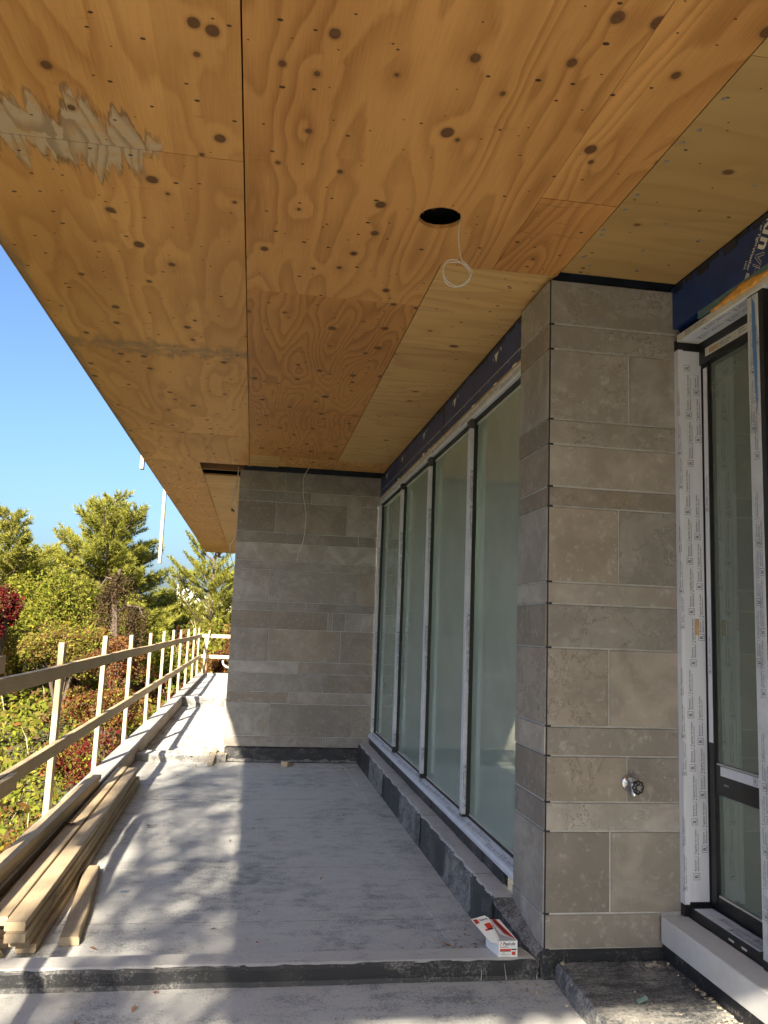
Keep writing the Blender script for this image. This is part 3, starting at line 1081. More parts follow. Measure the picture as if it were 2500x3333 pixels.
# dark membrane block in front of the door sill
plat = empty('membrane_platform', (1.6, 2.8, 0), kind='structure')
bm = bmesh.new()
n = 14
gx = [1.365 + 0.505 * k / n for k in range(n + 1)]
gy = [1.6 + 2.0 * k / 36 for k in range(37)]
vv = [[bm.verts.new((x - 0.012 * math.sin(y * 3), y, 0.082 + random.uniform(-0.0025, 0.0025))) for x in gx] for y in gy]
for i in range(36):
    for k in range(n):
        bm.faces.new((vv[i][k], vv[i][k + 1], vv[i + 1][k + 1], vv[i + 1][k]))
lo = [bm.verts.new((1.352 - 0.012 * math.sin(y * 3) + random.uniform(-0.006, 0.006), y, 0.062)) for y in gy]
lo2 = [bm.verts.new((1.352 - 0.012 * math.sin(y * 3) + random.uniform(-0.004, 0.004), y, 0.0)) for y in gy]
for i in range(36):
    bm.faces.new((vv[i][0], vv[i + 1][0], lo[i + 1], lo[i]))
    bm.faces.new((lo[i], lo[i + 1], lo2[i + 1], lo2[i]))
MB().bm(bm).build('membrane_top', 'platform', plat)
box('membrane_lap', 'platform', (1.40, 1.86, 1.6, 3.02, 0.080, 0.0865), plat)

# ------------------------------------------------------------------ long window wall
win = empty('window_wall', (1.37, 6.5, 0.3), 'long window of four tall green-tinted panes with film-wrapped mullions, running to the far wall', 'window')
GX = 1.402
box('head_blue_wrap', 'blue_wrap', (1.362, 1.50, 3.9, 9.23, 2.945, SOF - 0.002), win)
P = Print((1.3605, 3.9, 0), (0, 1, 0), (0, 0, 1))
P.rect(0.15, 2.2, 3.024, 3.0275).rect(2.26, 5.25, 3.024, 3.0275)
for k in range(24):
    u = 0.3 + k * 0.2
    P.rect(u, u + 0.004, 3.006, 3.024)
for u in (0.70, 1.75, 2.85, 3.9, 4.85):
    P.poly([(u, 3.15), (u + 0.09, 3.15), (u + 0.05, 3.09)])
    P.poly([(u - 0.06, 3.155), (u - 0.03, 3.155), (u - 0.05, 3.13)])
    P.poly([(u + 0.10, 3.135), (u + 0.12, 3.135), (u + 0.11, 3.115)])
P.mb.build('wrap_print', 'white_print', win)
box('dark_strip', 'dark_tape', (1.3615, 1.364, 6.02, 6.07, 2.96, SOF - 0.003), win)
for k in range(30):
    y = 3.95 + k * 0.175 + random.uniform(-0.04, 0.04)
    box('wrap_edge_tape', 'dark_tape', (1.3595, 1.3625, y, y + random.uniform(0.08, 0.2), SOF - random.uniform(0.015, 0.035), SOF - 0.003), win)
box('teal_band', 'teal_tape', (1.358, 1.37, 3.9, 9.23, 2.945, 2.962), win)
box('sealant_line', 'tan_tape', (1.350, 1.37, 3.9, 9.23, 2.931, 2.944), win)
for k in range(7):
    y = random.uniform(4.2, 8.8)
    box('sealant_blob', 'white_print', (1.349, 1.3585, y, y + random.uniform(0.02, 0.07), 2.944, 2.952 + random.uniform(0, 0.012)), win, 0.002)
head = box('head_cap', 'film', (1.345, 1.376, 3.9, 9.225, 2.868, 2.930), win, 0.004)
film_pattern((1.3445, 9.20, 2.868), (0, -1, 0), (0, 0, 1), 5.2, 0.062, 0.0, [0.35]).build('film_print', 'ink', head)
box('head_gasket', 'gasket', (1.376, 1.401, 3.9, 9.225, 2.85, 2.928), win)
box('head_bead', 'film_dim', (1.394, 1.404, 3.9, 9.225, 2.838, 2.8495), win)
sill = MB()
vs, fs = [], []
pf = [(1.322, 0.282), (1.322, 0.300), (1.330, 0.312), (1.380, 0.334), (1.386, 0.334), (1.386, 0.297), (1.335, 0.297)]
for y in (4.079, 9.225):
    vs += [(x, y, z) for x, z in pf]
n = len(pf)
for k in range(n):
    fs.append((k, (k + 1) % n, n + (k + 1) % n, n + k))
fs += [tuple(range(n)), tuple(range(2 * n - 1, n - 1, -1))]
sl = sill.add(vs, fs).build('sill_cap', 'film', win)
film_pattern((1.331, 9.20, 0.3131), (0, -1, 0), (0.915, 0, 0.403), 5.08, 0.052, 0.1, [0.3]).build('film_print', 'ink', sl)
box('sill_gasket', 'gasket', (1.3865, 1.40, 3.9, 9.225, 0.30, 0.345), win)
box('sill_bead', 'film_dim', (1.396, 1.404, 3.9, 9.225, 0.3455, 0.352), win)
my = [9.185, 7.775, 6.490, 5.205, 3.925]
for i, y in enumerate(my):
    hw = 0.027
    top = 2.862 if i == 0 else 2.80 + 0.012 * (i % 2)
    bot = 0.336 if i == 0 else 0.41 - 0.02 * i
    mu = MB()
    mu.cbox(1.346, 1.3755, y - hw, y + hw, bot, top, 0.004)
    ml = mu.build('mullion', 'film_grey', win)
    box('gasket', 'gasket', (1.3758, 1.4015, y - hw + 0.004, y + hw - 0.004, 0.336, 2.866), ml)
    if i:
        # bare black cap where the film is torn back, top and bottom
        MB().add([(1.349, y - hw + 0.002, top - 0.001), (1.3757, y - hw + 0.002, top - 0.001), (1.3757, y + hw - 0.002, top - 0.001), (1.349, y + hw - 0.002, top - 0.001),
                  (1.343, y - hw - 0.028, 2.8665), (1.3757, y - hw - 0.028, 2.8665), (1.3757, y + hw + 0.02, 2.8665), (1.343, y + hw + 0.02, 2.8665)],
                 [(0, 1, 2, 3), (4, 5, 6, 7), (0, 1, 5, 4), (1, 2, 6, 5), (2, 3, 7, 6), (3, 0, 4, 7)]).build('bare_cap', 'black_metal', ml)
        box('bare_cap', 'black_metal', (1.349, 1.3757, y - hw + 0.002, y + hw - 0.002, 0.3365, bot), ml)
    p1 = film_pattern((1.3465, y - hw - 0.0008, top - 0.02), (0, 0, -1), (1, 0, 0), top - bot - 0.04, 0.044, 0.07 * i, [0.08])
    p1.build('film_print', 'ink', ml)
for i in range(4):
    a, b = my[i + 1], my[i]
    box('pane', 'glass', (GX, GX + 0.006, a + 0.008, b - 0.008, 0.340, 2.86), win)

# ------------------------------------------------------------------ door-height window of the near bay
dw = empty('terrace_door_window', (2.05, 3.3, 0.27), 'tall dark-framed glazed door beside the column, its frame wrapped in printed white film', 'window')
bw = box('blue_wrap', 'blue_wrap', (1.960, 2.2, -2.4, 3.66, 2.988, SOF - 0.003), dw)
for k in range(18):
    y = 3.62 - k * 0.11
    box('wrap_edge_tape', 'dark_tape', (1.9575, 1.9605, y - random.uniform(0.06, 0.11), y, SOF - random.uniform(0.02, 0.045), SOF - 0.0035), dw)
Rd = Vector((0, 0.56, -0.83)).normalized()
Up = Vector((0, -0.83, -0.56)).normalized()
P = Print((1.9592, 2.905, 3.118), Rd, Up)
P.text('n', -0.004, 0.0, 0.105, 0.035)
P.text('Blueski', -0.31, 0.0, 0.105, 0.035)
P.mb.build('wrap_print', 'white_print', dw)
P = Print((1.9592, 2.905, 3.118), Rd, Up)
for pts in ([(0.052, 0.055), (0.072, 0.0), (0.082, 0.0), (0.102, 0.055)], [(0.064, 0.055), (0.077, 0.018), (0.090, 0.055)]):
    for q0, q1 in zip(pts, pts[1:]):
        d = Vector((q1[0] - q0[0], q1[1] - q0[1])).normalized() * 0.0011
        P.poly([(q0[0] - d.y, q0[1] + d.x), (q0[0] + d.y, q0[1] - d.x), (q1[0] + d.y, q1[1] - d.x), (q1[0] - d.y, q1[1] + d.x)])
P.rect(0.052, 0.064, 0.054, 0.056).rect(0.090, 0.102, 0.054, 0.056)
P.frame(0.108, 0.116, 0.0, 0.056, 0.0015)
P.frame(0.116, 0.142, 0.026, 0.056, 0.0015)
P.text('Air or Tight', -0.085, -0.030, 0.026, 0.012)
P.text('Weather', 0.045, -0.036, 0.026, 0.012)
P.text('USA', 0.105, -0.062, 0.020, 0.008)
for k in range(5):
    P.rect(0.150 + k * 0.006, 0.1535 + k * 0.006, -0.030, -0.004)
P.mb.build('wrap_print', 'white_print', dw)
box('teal_band', 'teal_tape', (1.9585, 1.97, 2.2, 3.40, 2.955, 2.9875), dw)
m = MB()
for k in range(11):
    y = 3.24 - k * 0.065
    bm = bmesh.new()
    bmesh.ops.create_icosphere(bm, subdivisions=2, radius=1)
    for v in bm.verts:
        v.co *= 1 + random.uniform(-0.18, 0.18)
    hgt = (0.008, 0.014, 0.022, 0.026, 0.022, 0.016, 0.012, 0.010, 0.008, 0.01, 0.012)[k]
    m.bm(bm, Matrix.Translation((1.957, y, 2.944 + hgt * 0.35)) @ Matrix.Diagonal((0.006, 0.055, hgt, 1)))
m.build('foam_bead', 'foam', dw, True)
hd = box('head_frame', 'film_dim', (1.962, 2.074, -2.4, 3.60, 2.912, 2.9445), dw)
box('head_film', 'film', (1.967, 2.070, 2.4, 3.565, 2.9085, 2.9118), dw)
film_pattern((1.9615, 3.54, 2.9145), (0, -1, 0), (0, 0, 1), 1.2, 0.032, 0.02, [0.38]).build('film_print', 'ink', hd)
film_pattern((1.967, 3.54, 2.908), (0, -1, 0), (1, 0, 0), 1.2, 0.1, 0.10, [0.12, 0.60]).build('film_print', 'ink', hd)
box('upper_sash', 'black_metal', (2.074, 2.125, 3.03, 3.62, 2.800, 2.925), dw)
us = box('sash_film', 'film_dim', (2.0715, 2.0745, 3.06, 3.535, 2.828, 2.868), dw)
film_pattern((2.0712, 3.53, 2.832), (0, -1, 0), (0, 0, 1), 0.45, 0.036, 0.0, [0.35]).build('film_print', 'ink', us)
box('paper_label', 'tan_tape', (2.0708, 2.0714, 3.42, 3.50, 2.834, 2.858), us)
# jamb: black frame wrapped in film on two sides, film torn off at both ends
jb = box('jamb', 'black_metal', (1.966, 2.110, 3.598, 3.634, 0.262, 2.925), dw)
f1 = box('jamb_film', 'film', (1.9872, 2.082, 3.5945, 3.5978, 0.325, 2.868), dw)
f2 = box('jamb_film', 'film', (1.9635, 1.9868, 3.592, 3.6325, 0.315, 2.872), dw)
film_pattern((2.0815, 3.5938, 0.36), (0, 0, 1), (-1, 0, 0), 2.48, 0.094, 0.06, [0.10, 0.60]).build('film_print', 'ink', f1)
film_pattern((1.9862, 3.5915, 0.36), (0, 0, 1), (-1, 0, 0), 2.48, 0.036, 0.15, [0.42], 0.7).build('film_print', 'ink', f2)
box('paper_label', 'tan_tape', (2.030, 2.052, 3.5928, 3.5938, 1.50, 1.575), f1)
# leaf of the door: stile, rails, panes
box('stile', 'black_metal', (2.088, 2.135, 3.545, 3.5975, 0.31, 2.80), dw)
s1 = box('stile_film', 'film', (2.0855, 2.0878, 3.550, 3.582, 1.02, 2.78), dw)
film_pattern((2.0853, 3.580, 1.05), (0, 0, 1), (0, -1, 0), 1.7, 0.03, 0.1, [0.1], 0.8).build('film_print', 'ink', s1)
box('transom', 'black_metal', (2.092, 2.135, 3.03, 3.545, 0.80, 0.925), dw)
t1 = box('transom_film', 'film', (2.0895, 2.0918, 3.05, 3.50, 0.885, 0.925), dw)
film_pattern((2.0893, 3.49, 0.887), (0, -1, 0), (0, 0, 1), 0.44, 0.038, 0.0, [0.3]).build('film_print', 'ink', t1)
box('bottom_rail', 'black_metal', (2.092, 2.135, 3.03, 3.545, 0.305, 0.36), dw)
box('glazing_bead', 'film_dim', (2.098, 2.104, 3.03, 3.544, 0.9255, 0.933), dw)
box('glazing_bead', 'film_dim', (2.098, 2.104, 3.03, 3.544, 0.3605, 0.367), dw)
box('pane', 'glass_dark', (2.108, 2.114, 3.03, 3.546, 0.926, 2.80), dw)
box('pane', 'glass_dark', (2.108, 2.114, 3.03, 3.546, 0.36, 0.80), dw)
box('drain_cap', 'grey_label', (2.0905, 2.0922, 3.44, 3.475, 0.845, 0.853), dw)
# sill of the frame
sf = box('sill_frame', 'black_metal', (1.986, 2.092, -2.4, 3.597, 0.2635, 0.3045), dw)
sff = box('sill_film', 'film', (1.990, 2.075, 3.085, 3.56, 0.3048, 0.3075), dw)
film_pattern((1.992, 3.55, 0.308), (0, -1, 0), (1, 0, 0), 0.46, 0.08, 0.0, [0.08, 0.55]).build('film_print', 'ink', sff)
for y in (3.27, 3.18):
    box('weep_cap', 'film_dim', (1.9845, 1.9858, y - 0.018, y + 0.018, 0.276, 0.284), dw)
# next post of the frame, nearer the viewer
pm = box('mullion', 'black_metal', (1.970, 2.13, 2.925, 3.03, 0.263, 2.945), dw)
f3 = box('mullion_film', 'film_grey', (1.9665, 1.9698, 2.955, 3.026, 0.30, 2.90), dw)
film_pattern((1.9662, 3.020, 0.33), (0, 0, 1), (0, -1, 0), 2.5, 0.068, 0.12, [0.10, 0.50]).build('film_print', 'ink', f3)
MB().add([(1.9658, 2.995, 2.90), (1.9658, 2.972, 2.86), (1.9658, 2.966, 2.60), (1.9658, 2.970, 2.42), (1.9658, 2.976, 2.40), (1.9658, 2.994, 2.66)], [(0, 1, 2, 3, 4, 5)]).build('bare_strip', 'blue_tape', f3)
box('near_sash', 'black_metal', (2.0, 2.13, 2.78, 2.924, 0.31, 2.90), dw)
box('pane', 'glass_dark', (2.108, 2.114, -2.4, 2.77, 0.31, 2.90), dw)

slb = box('door_sill', 'sill_stone', (1.855, 1.984, -2.4, 3.606, 0.152, 0.2625), None, 0.004)
tag(slb, 'pale grey cut stone sill block under the glazed door, right of the column foot', 'sill')
box('sill_bed', 'flashing', (1.875, 2.1, -2.4, 3.63, 0.02, 0.151), slb)

# ------------------------------------------------------------------ guard rail
gr = empty('guard_rail', (-1.3, 9, 0.17), 'long raw timber guard rail of posts and two rails along the terrace edge', 'railing')
py = [4.50, 6.15, 7.87, 9.58, 11.43, 12.98, 14.50, 16.15, 17.80, 19.75, 21.45]
for i, y in enumerate(py):
    r_ = random.Random(i)
    top = 1.30 + r_.uniform(-0.012, 0.012)
    lean = r_.uniform(-0.008, 0.008)
    x0, x1 = -1.338, -1.300
    m = MB().cbox(x0, x1, y - 0.044, y + 0.044, -0.35, top, 0.003)
    m.v = [(a + lean * c, b + lean * c * 0.5, c) for a, b, c in m.v]
    m.build('post', 'spruce_z', gr)
for (a, b, z, dz) in ((-1.0, 4.47, 1.185, 0.0), (3.6, 8.02, 1.060, 0.0), (8.024, 12.9, 1.062, -0.004), (12.904, 17.7, 1.060, 0.0), (17.704, 21.6, 1.058, 0.0)):
    xx = -1.297 if a > 0 else -1.257
    m = MB()
    n = 14
    vs, fs = [], []
    for k in range(n + 1):
        y = a + (b - a) * k / n
        w = 0.003 * math.sin(k * 0.9 + a)
        w2 = 0.004 * math.sin(k * 0.5 + b)
        vs += [(xx + w, y, z + w2), (xx + 0.038 + w, y, z + w2), (xx + 0.038 + w, y, z + 0.086 + w2), (xx + w, y, z + 0.086 + w2)]
    for k in range(n):
        p, q = 4 * k, 4 * k + 4
        for j in range(4):
            fs.append((p + j, p + (j + 1) % 4, q + (j + 1) % 4, q + j))
    fs += [(0, 1, 2, 3), (4 * n + 3, 4 * n + 2, 4 * n + 1, 4 * n)]
    m.add(vs, fs).build('top_rail', 'spruce_rail', gr)
for (a, b, z) in ((-1.0, 4.9, 0.535), (3.8, 8.9, 0.540), (8.904, 13.8, 0.540), (13.804, 18.6, 0.538), (18.604, 21.6, 0.540)):
    xx = -1.297 if a > 0 else -1.256
    MB().cbox(xx, xx + 0.038, a, b, z + (0.004 if a == 3.8 else 0), z + 0.086, 0.003).build('mid_rail', 'spruce_rail', gr)
for z in (1.062, 0.545):
    MB().cbox(-1.258, 0.4, 21.62, 21.658, z, z + 0.086, 0.003).build('end_rail', 'spruce_x', gr)
for x in (-1.19, 0.2):
    MB().cbox(x, x + 0.089, 21.66, 21.698, -0.3, 1.14, 0.003).build('post', 'spruce_z', gr)
# kicker brace at the corner post
m = MB().cbox(-0.02, 0.02, -0.04, 0.04, 0, 1.1, 0.003)
mt = Matrix.Translation((-1.20, 21.55, 0.16)) @ Matrix.Rotation(R(7), 4, 'Y')
m.v = [tuple(mt @ Vector(v)) for v in m.v]
m.build('brace', 'spruce_z', gr)
pipe = [(-0.78 + 0.36 * math.sin(t), 21.75, 0.55 - 0.28 * (1 - math.cos(t))) for t in [0.1 * k for k in range(14)]]
hose = MB().tube([(-0.70, 21.70, 0.50), (-0.695, 21.70, 0.43), (-0.66, 21.70, 0.38), (-0.60, 21.70, 0.34), (-0.50, 21.70, 0.31), (-0.38, 21.70, 0.30)], 0.022, 10).build('drain_hose', 'white_print', None, True)
tag(hose, 'pale curved hose hanging behind the end rail near the stone wall', 'hose')

# boards hanging from the roof edge
hbr = MB().cbox(-1.326, -1.288, 11.55, 11.64, 2.235, 3.60, 0.002).build('hanging_board', 'spruce_rail')
tag(hbr, 'long narrow timber batten hanging down from the roof edge against the sky', 'board')
hbr2 = MB().cbox(-1.326, -1.288, 9.20, 9.29, 3.11, 3.60, 0.002).build('hanging_board', 'spruce_rail')
tag(hbr2, 'short timber stub poking below the roof edge against the blue sky', 'board')
hbr3 = MB().cbox(-0.98, -0.91, 21.22, 21.258, 3.08, 3.60, 0.002).build('hanging_board', 'joist')
tag(hbr3, 'small brown wood block under the far end of the soffit', 'board')

# ------------------------------------------------------------------ lumber
def board(loc, L, wdt, th, ang, mat, label, tilt=0.0, bow=0.0, seed=0, roll=0.0, wane=0.0):
    """rough-sawn board along +Y from its near end, resting with its underside at loc.z"""
    r = random.Random(seed)
    n = 16
    vs, fs = [], []
    c = 0.003
    for k in range(n + 1):
        y = L * k / n
        b = bow * math.sin(math.pi * k / n)
        e = r.uniform(-0.0008, 0.0008)
        wn_ = wane * (0.5 + 0.5 * math.sin(k * 0.9)) if wane else 0
        x0, x1 = -wdt / 2 + b + e, wdt / 2 + b + e
        vs += [(x0 + c, y, 0), (x1 - c, y, 0), (x1, y, c), (x1 - wn_ * 0.3, y, th - c - wn_), (x1 - c - wn_, y, th), (x0 + c, y, th), (x0, y, th - c), (x0, y, c)]
    for k in range(n):
        p, q = 8 * k, 8 * k + 8
        for j in range(8):
            fs.append((p + j, p + (j + 1) % 8, q + (j + 1) % 8, q + j))
    fs += [tuple(range(7, -1, -1)), tuple(8 * n + j for j in range(8))]
    o = MB().add(vs, fs).build('lumber_board', mat)
    o.location = loc
    o.rotation_euler = (R(tilt), R(roll), R(ang))
    return tag(o, label, 'board', 'loose lumber by the parapet')


AA = 0.72
b2 = board((-0.905, 4.045, 0.005), 3.92, 0.086, 0.0375, AA + 0.25, 'spruce', 'bottom board of the pale lumber stack, its end reaching nearest the short offcut', 0, 0.004, 2)
board((-0.925, 4.010, 0.0435), 3.86, 0.086, 0.0375, AA - 0.12, 'spruce', 'second board from the floor in the pale lumber stack', 0, -0.004, 3)
lb = board((-0.930, 3.945, 0.082), 3.80, 0.087, 0.0375, AA + 0.05, 'spruce', 'third board from the floor in the lumber stack, black stamp on its edge', 0, 0.004, 4)
board((-0.941, 3.975, 0.1205), 3.88, 0.087, 0.0375, AA - 0.18, 'spruce', 'top board of the pale lumber stack on the side facing the terrace', 0, 0.003, 5)
for k, zz in enumerate((0.005, 0.0435, 0.082)):
    board((-1.040, 4.10 + 0.02 * k, zz), 3.7, 0.086, 0.0375, AA - 0.1, 'spruce', ('lowest', 'second', 'third')[k] + ' board under the parapet-side row of the lumber stack', 0, 0, 6 + k)
board((-1.034, 4.045, 0.1205), 3.86, 0.087, 0.0375, AA, 'spruce', 'top board of the lumber stack on the parapet side, a dry leaf lying on it', 0, -0.003, 10)
board((-1.203, 3.2, 0.167), 3.78, 0.088, 0.0375, -0.55, 'spruce', 'lower of two pale boards lying on the parapet coping', 0, 0.0, 11)
board((-1.205, 3.1, 0.205), 3.92, 0.088, 0.0375, -0.68, 'spruce', 'upper of two pale boards lying on the parapet coping', 0, 0.004, 12)
board((-1.110, 3.6, 0.004), 3.4, 0.036, 0.115, 0.15, 'old_board', 'dark weathered plank on edge between the lumber stack and the parapet', 0, 0, 13)
board((-0.735, 4.12, 0.005), 1.13, 0.086, 0.0375, 5.3, 'spruce', 'short board with bark edge lying alone beside the lumber stack', 0, 0.003, 14, 0, 0.007)
P = Print((-0.8845, 4.42, 0.085), (0.0126, 1, 0), (0, 0, 1))
P.text('SPRUCE', 0.0, 0.004, 0.040, 0.012, 0, 1.6)
pp = P.mb.build('board_stamp', 'card_black', lb)
pp.matrix_parent_inverse = lb.matrix_basis.inverted()
pp.data.transform(Matrix.Translation(lb.location))

st = MB()
for pts in ([(-1.046, 4.035, 0.118), (-1.040, 4.030, 0.09), (-1.025, 4.03, 0.05), (-1.005, 4.02, 0.025), (-0.99, 4.01, 0.012)], [(-0.985, 4.01, 0.010), (-1.01, 3.96, 0.012), (-1.04, 3.90, 0.03), (-1.045, 3.86, 0.089)]):
    st.tube(pts, 0.006, 6)
tag(st.build('lumber_strap', 'strap', None, True), 'pale yellow strap dangling from the near end of the lumber stack', 'strap')

# ------------------------------------------------------------------ hose tap on the column
tap = empty('hose_tap', (1.716, 3.633, 0.827), 'galvanised hose tap with black eight-lobed handwheel on the stone column', 'tap')
o = Vector((1.716, 3.633, 0.827))
MB().lathe([(0, 0.034), (0.003, 0.034), (0.007, 0.029), (0.013, 0.016), (0.02, 0.0145), (0.045, 0.0145), (0.046, 0.018), (0.058, 0.018), (0.06, 0.011), (0.075, 0.010)], o, (0.12, -1, -0.05), 24).build('valve_body', 'steel', tap, True)
for dx in (-0.024, 0.024):
    MB().lathe([(0, 0.0045), (0.003, 0.004), (0.0035, 0.0)], o + Vector((dx, -0.0045, 0)), (0, -1, 0), 10).build('flange_screw', 'black_metal', tap)
MB().lathe([(0, 0.012), (0.03, 0.011), (0.036, 0.0135), (0.05, 0.0135), (0.051, 0.011)], o + Vector((0.004, -0.038, 0)), (0.1, -0.2, -1), 18).build('spout', 'steel', tap, True)
MB().lathe([(0, 0.010), (0.014, 0.010), (0.0145, 0.0175), (0.026, 0.0175), (0.029, 0.015), (0.030, 0.0)], o + Vector((0.003, -0.035, 0.004)), (0, 0, 1), 8).build('vacuum_breaker', 'steel', tap)
bm = bmesh.new()
hw_o = o + Vector((0.011, -0.078, -0.006))
ax = Vector((0.16, -1, -0.02)).normalized()
ua = ax.cross(Vector((0, 0, 1))).normalized()
ub = ax.cross(ua).normalized()
m = MB()
ring = []
for k in range(48):
    t = 2 * math.pi * k / 48
    rr = 0.026 + 0.0022 * math.cos(8 * t)
    ring.append(hw_o + (ua * math.cos(t) + ub * math.sin(t)) * rr)
ring.append(ring[0])
m.tube(ring, 0.0042, 8, False)
hwl = m.build('handwheel', 'black_plastic', tap, True)
m = MB()
for k in range(8):
    t = 2 * math.pi * (k + 0.5) / 8
    d = ua * math.cos(t) + ub * math.sin(t)
    m.tube([hw_o + d * 0.010, hw_o + d * 0.025], 0.0028, 6)
m.build('spokes', 'black_plastic', hwl)
MB().lathe([(-0.012, 0.009), (0.0, 0.0125), (0.004, 0.0125), (0.006, 0.011)], hw_o, ax, 20).build('hub', 'black_plastic', hwl, True)
MB().lathe([(0.0062, 0.0105), (0.0068, 0.0105), (0.007, 0.0)], hw_o, ax, 20).build('hub_label', 'grey_label', hwl)

# ------------------------------------------------------------------ cables
def smooth(pts, n=6):
    P_ = [Vector(p) for p in pts]
    out = []
    for i in range(len(P_) - 1):
        p0, p1, p2, p3 = P_[max(i - 1, 0)], P_[i], P_[i + 1], P_[min(i + 2, len(P_) - 1)]
        for k in range(n):
            t = k / n
            out.append(0.5 * ((2 * p1) + (-p0 + p2) * t + (2 * p0 - 5 * p1 + 4 * p2 - p3) * t * t + (-p0 + 3 * p1 - 3 * p2 + p3) * t ** 3))
    out.append(P_[-1])
    return out


pts = [(0.770, 3.235, 3.30), (0.774, 3.215, 3.225), (0.765, 3.205, 3.175), (0.762, 3.20, 3.136), (0.766, 3.20, 3.079), (0.778, 3.20, 3.024)]
for k in range(1, 24):
    t = R(14) - k * R(31)
    rr = 0.0605 + 0.004 * math.sin(k * 1.7)
    pts.append((0.757 + rr * math.cos(t) * 1.0, 3.20 + 0.012 * math.sin(k * 0.9), 2.963 + 0.0555 * math.sin(t) + 0.003 * math.cos(k)))
# start of the coil meets the drop
pts = pts[:6] + [(0.802, 3.195, 3.000)] + pts[6:]
cb = MB().tube(smooth(pts), 0.0024, 8).build('coiled_cable', 'cable', None, True)
tag(cb, 'white cable ending in a coil, hanging from the round hole in the soffit', 'cable')
cb = MB().tube(smooth([(0.517, 8.95, 3.22), (0.51, 8.95, 3.19), (0.465, 8.95, 3.10), (0.458, 8.95, 3.03), (0.462, 8.95, 2.894), (0.497, 8.95, 2.72), (0.506, 8.95, 2.62), (0.491, 8.95, 2.39), (0.448, 8.95, 2.255), (0.432, 8.95, 2.162)]), 0.0038, 8).build('loose_cable', 'cable', None, True)
tag(cb, 'thin white cable dangling from the soffit in front of the far stone wall', 'cable')
dc = MB()
dc.tube(smooth([(-0.262, 9.30, 3.22), (-0.262, 9.29, 3.12), (-0.285, 9.28, 2.95), (-0.312, 9.27, 2.78), (-0.298, 9.27, 2.72)]), 0.0045, 6)
dc.tube(smooth([(-0.262, 9.31, 3.22), (-0.265, 9.30, 3.10), (-0.272, 9.29, 2.90), (-0.262, 9.28, 2.76), (-0.258, 9.28, 2.68)]), 0.0045, 6)
dco = dc.build('loose_cable', 'cable', None, True)
tag(dco, 'pair of thin grey cables with black plugs at the corner of the far stone wall', 'cable')
MB().cbox(-0.312, -0.294, 9.262, 9.28, 2.705, 2.735, 0.003).cbox(-0.290, -0.276, 9.262, 9.28, 2.692, 2.722, 0.003).build('plug', 'black_plastic', dco)
cb = MB().tube(smooth([(-0.262, 9.75, 2.60), (-0.275, 9.75, 2.45), (-0.312, 9.75, 2.36), (-0.31, 9.75, 2.28), (-0.28, 9.75, 2.18), (-0.25, 9.75, 2.10)]), 0.0045, 6).build('loose_cable', 'cable', None, True)
tag(cb, 'short looping cable sticking out at the left edge of the far stone wall', 'cable')

# ------------------------------------------------------------------ nail box on the curb
nb = empty('nail_box', (1.178, 3.74, 0.084), 'open white and red nail carton on the curb at the column foot, lid flap hanging', 'box')
# local frame: front face towards the viewer
fx0, fx1, fy0, fy1, fz0, fz1 = 1.136, 1.221, 3.672, 3.80, 0.0845, 0.150
m = MB()
m.add([(fx0, fy0, fz0), (fx1, fy0, fz0), (fx1, fy0, fz1), (fx0, fy0, fz1), (fx0 - 0.02, fy1, fz0), (fx1 - 0.03, fy1, fz0), (fx1 - 0.045, fy1, fz1 + 0.045), (fx0 - 0.025, fy1, fz1 + 0.045)],
      [(0, 1, 2, 3), (1, 5, 6, 2), (4, 0, 3, 7), (5, 4, 7, 6), (0, 4, 5, 1)])
cart = m.build('carton', 'card_white', nb)
m = MB().add([(fx0 + 0.004, fy0 + 0.003, fz1 - 0.004), (fx1 - 0.004, fy0 + 0.003, fz1 - 0.004), (fx1 - 0.048, fy1 - 0.003, fz1 + 0.040), (fx0 - 0.02, fy1 - 0.003, fz1 + 0.040)], [(0, 1, 2, 3)])
m.build('carton_inside', 'card_grey', nb)
# right slope panel with the red picture
A = Vector((fx1, fy0, fz1))
B = Vector((fx1 - 0.045, fy1, fz1 + 0.045))
pr = Print((fx0 + 0.03, fy0 + 0.001, fz1 + 0.0012), (B - A), Vector((0, 0, 1)))
top = MB().add([(fx1 - 0.0, fy0, fz1 + 0.001), (fx0 + 0.01, fy0 + 0.02, fz1 + 0.02), (fx0 - 0.005, fy1, fz1 + 0.047), (fx1 - 0.045, fy1, fz1 + 0.0465)], [(0, 1, 2, 3)]).build('top_panel', 'card_white', nb)
MB().add([(fx1 - 0.006, fy0 + 0.004, fz1 + 0.004), (fx0 + 0.030, fy0 + 0.03, fz1 + 0.0235), (fx0 + 0.0, fy1 - 0.008, fz1 + 0.0485), (fx0 + 0.020, fy1 - 0.006, fz1 + 0.049)], [(0, 1, 2, 3)]).build('red_print', 'card_red', top)
MB().add([(fx0 + 0.050, fy0 + 0.028, fz1 + 0.0205), (fx0 + 0.036, fy0 + 0.04, fz1 + 0.0275), (fx0 + 0.006, fy1 - 0.02, fz1 + 0.0495), (fx0 + 0.014, fy1 - 0.018, fz1 + 0.0492)], [(0, 1, 2, 3)]).build('black_print', 'card_black', top)
